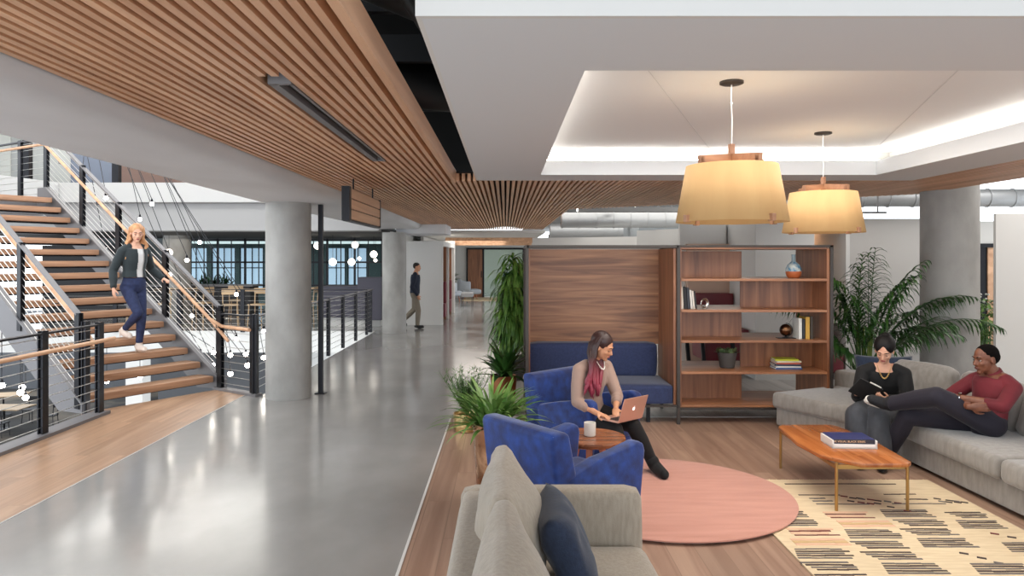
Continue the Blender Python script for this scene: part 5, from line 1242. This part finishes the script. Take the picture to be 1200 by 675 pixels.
# ---------------------------------------------------------------- woman with tablet
f = V((-.5, -.87, 0))
J = dict(pel=V((3.64, 7.06, .46)), nb=V((3.585, 6.95, .83)), hd=V((3.56, 6.89, .985)), ff=V((-.5, -.7, -.48)), hu=V((-.1, -.25, 1)), hf=f, tf=V((-.4, -.9, 0)), g=.97, down=True,
    arms=[dict(sh=V((3.42, 7.02, .77)), el=V((3.33, 6.93, .54)), wr=V((3.235, 6.76, .60)), hd=V((-.1, -.6, .5)), pn=V((.8, -.3, .2)), side=1, curl=.7),
          dict(sh=V((3.745, 6.88, .77)), el=V((3.73, 6.80, .53)), wr=V((3.47, 6.67, .57)), hd=V((-.8, -.3, .2)), pn=V((-.2, .4, .7)), side=-1, curl=.7)],
    legs=[(V((3.56, 7.06, .43)), V((3.19, 6.66, .43)), V((3.16, 6.56, .08)), V((3.1, 6.4, .04))), (V((3.7, 6.98, .43)), V((3.35, 6.60, .43)), V((3.30, 6.45, .08)), V((3.24, 6.3, .04)))])
m_char = mat('charcoal_denim', (48, 50, 55), .85, sheen=.1, var=((66, 68, 74), 10, (1, 1, .4))); m_hair2 = mat('black_hair', (15, 12, 12), .55, spec=.25)
def hair_bun(root, J, P, M, l, u, f):
    g = J['g']; mb = MB(); hair_cap(mb, P, M, g, .003); mb.ell(P(-.03, .02, .052), (.1, .074, .084), M, 20); mb.ell(P(-.03, -.02, .052), (.1, .074, .084), M, 20); mb.ell(P(-.095, 0, .1), (.045, .055, .038), M)
    blob('hair', mb, m_hair2, root, .006, 2)
person('person', 'woman in black top with hair bun reading a tablet on the sectional', J, sk_light,
    [top('sweater', m_black, .014, -.1, .92, .95, .018, .06), pants('wide_trousers', m_char, .03, .93, .03), shoes('shoe', m_black), hair_bun, necklace(m_brass, .12, .06)])
x = V((.86, .14, -.42)).normalized(); n_ = V((-.3, -.75, -.25)); n_ = (n_-x*n_.dot(x)).normalized(); y = n_.cross(x)
t = thing('tablet', 'black cased tablet held by the woman on the sofa', 'tablet', (3.27, 6.66, .655)); Mt = basis(x, y, n_)
m = MB(); localbox(m, Mt, (-.125, -.085, -.006), (.125, .085, .006), .005); obj('case', m, m_blk, t)
m = MB(); localbox(m, Mt, (-.115, -.075, -.0075), (.115, .075, -.006), 0); obj('screen', m, mat('tablet_screen', (150, 160, 180), .2, emis=((160, 180, 210), .5)), t)
m = MB(); localbox(m, Mt, (-.02, .085, -.004), (.10, .096, .006), .004); obj('stylus', m, m_ceram, t)
# ---------------------------------------------------------------- man with crossed leg
J = dict(pel=V((4.0, 6.1, .475)), nb=V((4.09, 6.12, .875)), hd=V((4.005, 6.12, 1.008)), ff=V((-.93, -.12, -.12)), hu=V((-.05, 0, 1)), hf=V((-.97, .1, 0)), tf=V((-.93, -.25, 0)), g=1.0, male=True,
    arms=[dict(sh=V((4.11, 5.93, .80)), el=V((3.93, 5.80, .68)), wr=V((3.70, 6.02, .715)), hd=V((-.5, .8, 0)), pn=V((.6, .3, -.5)), side=1, curl=.5),
          dict(sh=V((4.03, 6.31, .80)), el=V((3.76, 6.31, .63)), wr=V((3.735, 5.895, .66)), hd=V((.75, -.5, .05)), pn=V((.75, .5, .1)), side=-1, curl=.45)],
    legs=[(V((3.99, 6.01, .49)), V((3.55, 6.04, .715)), V((3.37, 6.40, .585)), V((3.205, 6.47, .615))), (V((4.0, 6.2, .475)), V((3.49, 6.36, .49)), V((3.44, 6.60, .11)), V((3.28, 6.6, .05)))])
m_red = mat('dark_red_shirt', (90, 15, 26), .8, sheen=.06, var=((106, 22, 34), 6, (1, 1, 1))); m_chino = mat('aubergine_navy_chinos', (30, 26, 38), .85, sheen=.08)
m_canvas = mat('black_canvas', (26, 26, 30), .8); m_rub = mat('white_rubber', (226, 222, 214), .6)
def hair_short(mt, grow=.0):
    def fn(root, J, P, M, l, u, f):
        mb = MB(); g = J.get('g', 1); mb.ell(P(-.022, 0, .045), ((.0955+grow)*g, .0785*g, .0825*g), M, 20); mb.ell(P(-.05, 0, .02), (.066*g, .0775*g, .07*g), M, 16)
        blob('hair', mb, mt, root, .006, 2)
    return fn
def stubble(root, J, P, M, l, u, f): pass
person('person', 'man in dark red shirt with folded arms and crossed leg on the sectional', J, sk_dark,
    [top('shirt', m_red, .008, -.12, 1.0, .66, .007, .02, collar=True), pants('trousers', m_chino, .016, .93, .012), shoes('sneaker', m_canvas, sole=m_rub, bootz=.07, g=1.1), hair_short(mat('short_black_hair', (14, 11, 10), .95, spec=.1))], lips=mat('lip_dark', (110, 62, 56), .4))
t = thing('wristwatch', 'steel wristwatch on the left wrist of the man in red', 'watch', (3.72, 6.0, .713)); m = MB(); d = V((-.18, .18, .0)).normalized(); a = d.orthogonal().normalized(); b = d.cross(a)
m.tube([(a*cos(q)+b*sin(q))*.036 for q in [2*pi*i/20 for i in range(21)]], .006, 6); m.ell((0, 0, .037), (.014, .014, .005)); obj('band', m, m_steelring, t)
# ---------------------------------------------------------------- woman walking down the stairs
f = -Ad; l = Wd; B0 = sp(1.12, .74)
def st(fw, lf, z_): return B0+f*fw+l*lf+V((0, 0, z_))
J = dict(pel=st(.02, 0, 1.50), nb=st(.05, 0, 2.03), hd=st(.09, .0, 2.195), ff=(f*.85-l*.35-Z*.22), hf=f, tf=f, g=1.0, down=True, base=.72,
    arms=[dict(sh=st(.03, -.175, 1.95), el=st(-.06, -.25, 1.68), wr=st(.04, -.30, 1.44), hd=V((.1, -.1, -1)), pn=l*1.0, side=1, curl=.5),
          dict(sh=st(.03, .175, 1.95), el=st(-.05, .30, 1.70), wr=st(.12, .38, 1.56), hd=(f+Z*-.2), pn=-Z, side=-1, curl=.5)],
    legs=[(st(.0, -.09, 1.45), st(.20, -.05, 1.10), st(-.12, -.06, .86), st(.04, -.06, .77)), (st(.0, .09, 1.45), st(.12, .05, 1.04), st(.08, .04, .655), st(.235, .03, .59))])
m_blaz = mat('dark_green_blazer', (34, 42, 44), .8, sheen=.2); m_jean = mat('dark_blue_denim', (28, 36, 68), .8, var=((38, 48, 84), 20, (1, 1, 1))); m_tee = pm((216, 212, 208), .7)
m_hairb = mat('strawberry_blonde_hair', (168, 112, 70), .45, var=((206, 152, 104), 30, (1, 1, .2)))
def over3(a): return B0+f*(.16*abs(a)-.06)+l*.15*a+V((0, 0, 1.90-.04*abs(a)+.03*sin(a*9)))
def blazer(root, J, P, M, l, u, f):
    o = top('blazer', m_blaz, .026, .05, .98, .93, .018, .05)(root, J, P, M, l, u, f)
    # open the front so that the pale shirt shows
    bm = bmesh.new(); bm.from_mesh(o.data); tf = J['tf'].normalized(); tl = Z.cross(tf); off = root.location; dl = []
    for fc in bm.faces:
        c = fc.calc_center_median()+off-J['nb']; q = c.dot(tf)
        if q > .03 and abs(c.dot(tl)-.02) < .05+.03*max(0, -c.z-.25) and c.z > -.62: dl.append(fc)
    bmesh.ops.delete(bm, geom=dl, context='FACES'); bm.to_mesh(o.data); bm.free()
person('person', 'woman with long red blonde hair in dark blazer and jeans walking down the stairs', J, sk_light,
    [top('shirt', m_tee, .012, .15, .93, .3, .0), blazer, pants('jeans', m_jean, .008, .86), shoes('pump', pm((222, 204, 190), .4), .055), hair_long(m_hairb, over3, 1, 1, 5, wave=.02, nst=64, rr=.017)])
# ---------------------------------------------------------------- man walking in the corridor
f = V((1, 0, 0)); l = V((0, 1, 0)); b = V((-2.4, 19.5, 0))
def wk(x, y, z_): return b+V((x, y, z_))
J = dict(pel=wk(0, 0, .93), nb=wk(.02, 0, 1.46), hd=wk(.06, 0, 1.62), ff=V((1, -.12, -.08)), hf=f, tf=V((1, -.15, 0)), g=.97, male=True,
    arms=[dict(sh=wk(.02, -.19, 1.38), el=wk(-.04, -.24, 1.10), wr=wk(.10, -.2, .88), hd=V((.4, 0, -1)), pn=V((0, 1, 0)), side=1, curl=.6), dict(sh=wk(.02, .19, 1.38), el=wk(-.08, .24, 1.12), wr=wk(-.02, .24, .88), hd=V((.2, 0, -1)), pn=V((0, -1, 0)), side=-1, curl=.6)],
    legs=[(wk(0, -.09, .9), wk(.10, -.09, .49), wk(.08, -.09, .09), wk(.24, -.1, .04)), (wk(0, .09, .9), wk(-.02, .09, .50), wk(-.30, .09, .22), wk(-.24, .09, .06))])
person('person', 'man in navy sweater and khaki trousers walking past the white wall down the corridor', J, sk_tan,
    [top('sweater', mat('dark_navy_knit', (30, 36, 52), .9), .018, -.05, 1.0, .95, .016), pants('trousers', pm((126, 116, 102), .85), .012, .93, .008), shoes('shoe', m_blk), hair_short(mat('dark_brown_hair', (32, 24, 20), .7), .004)], voxel=.009)
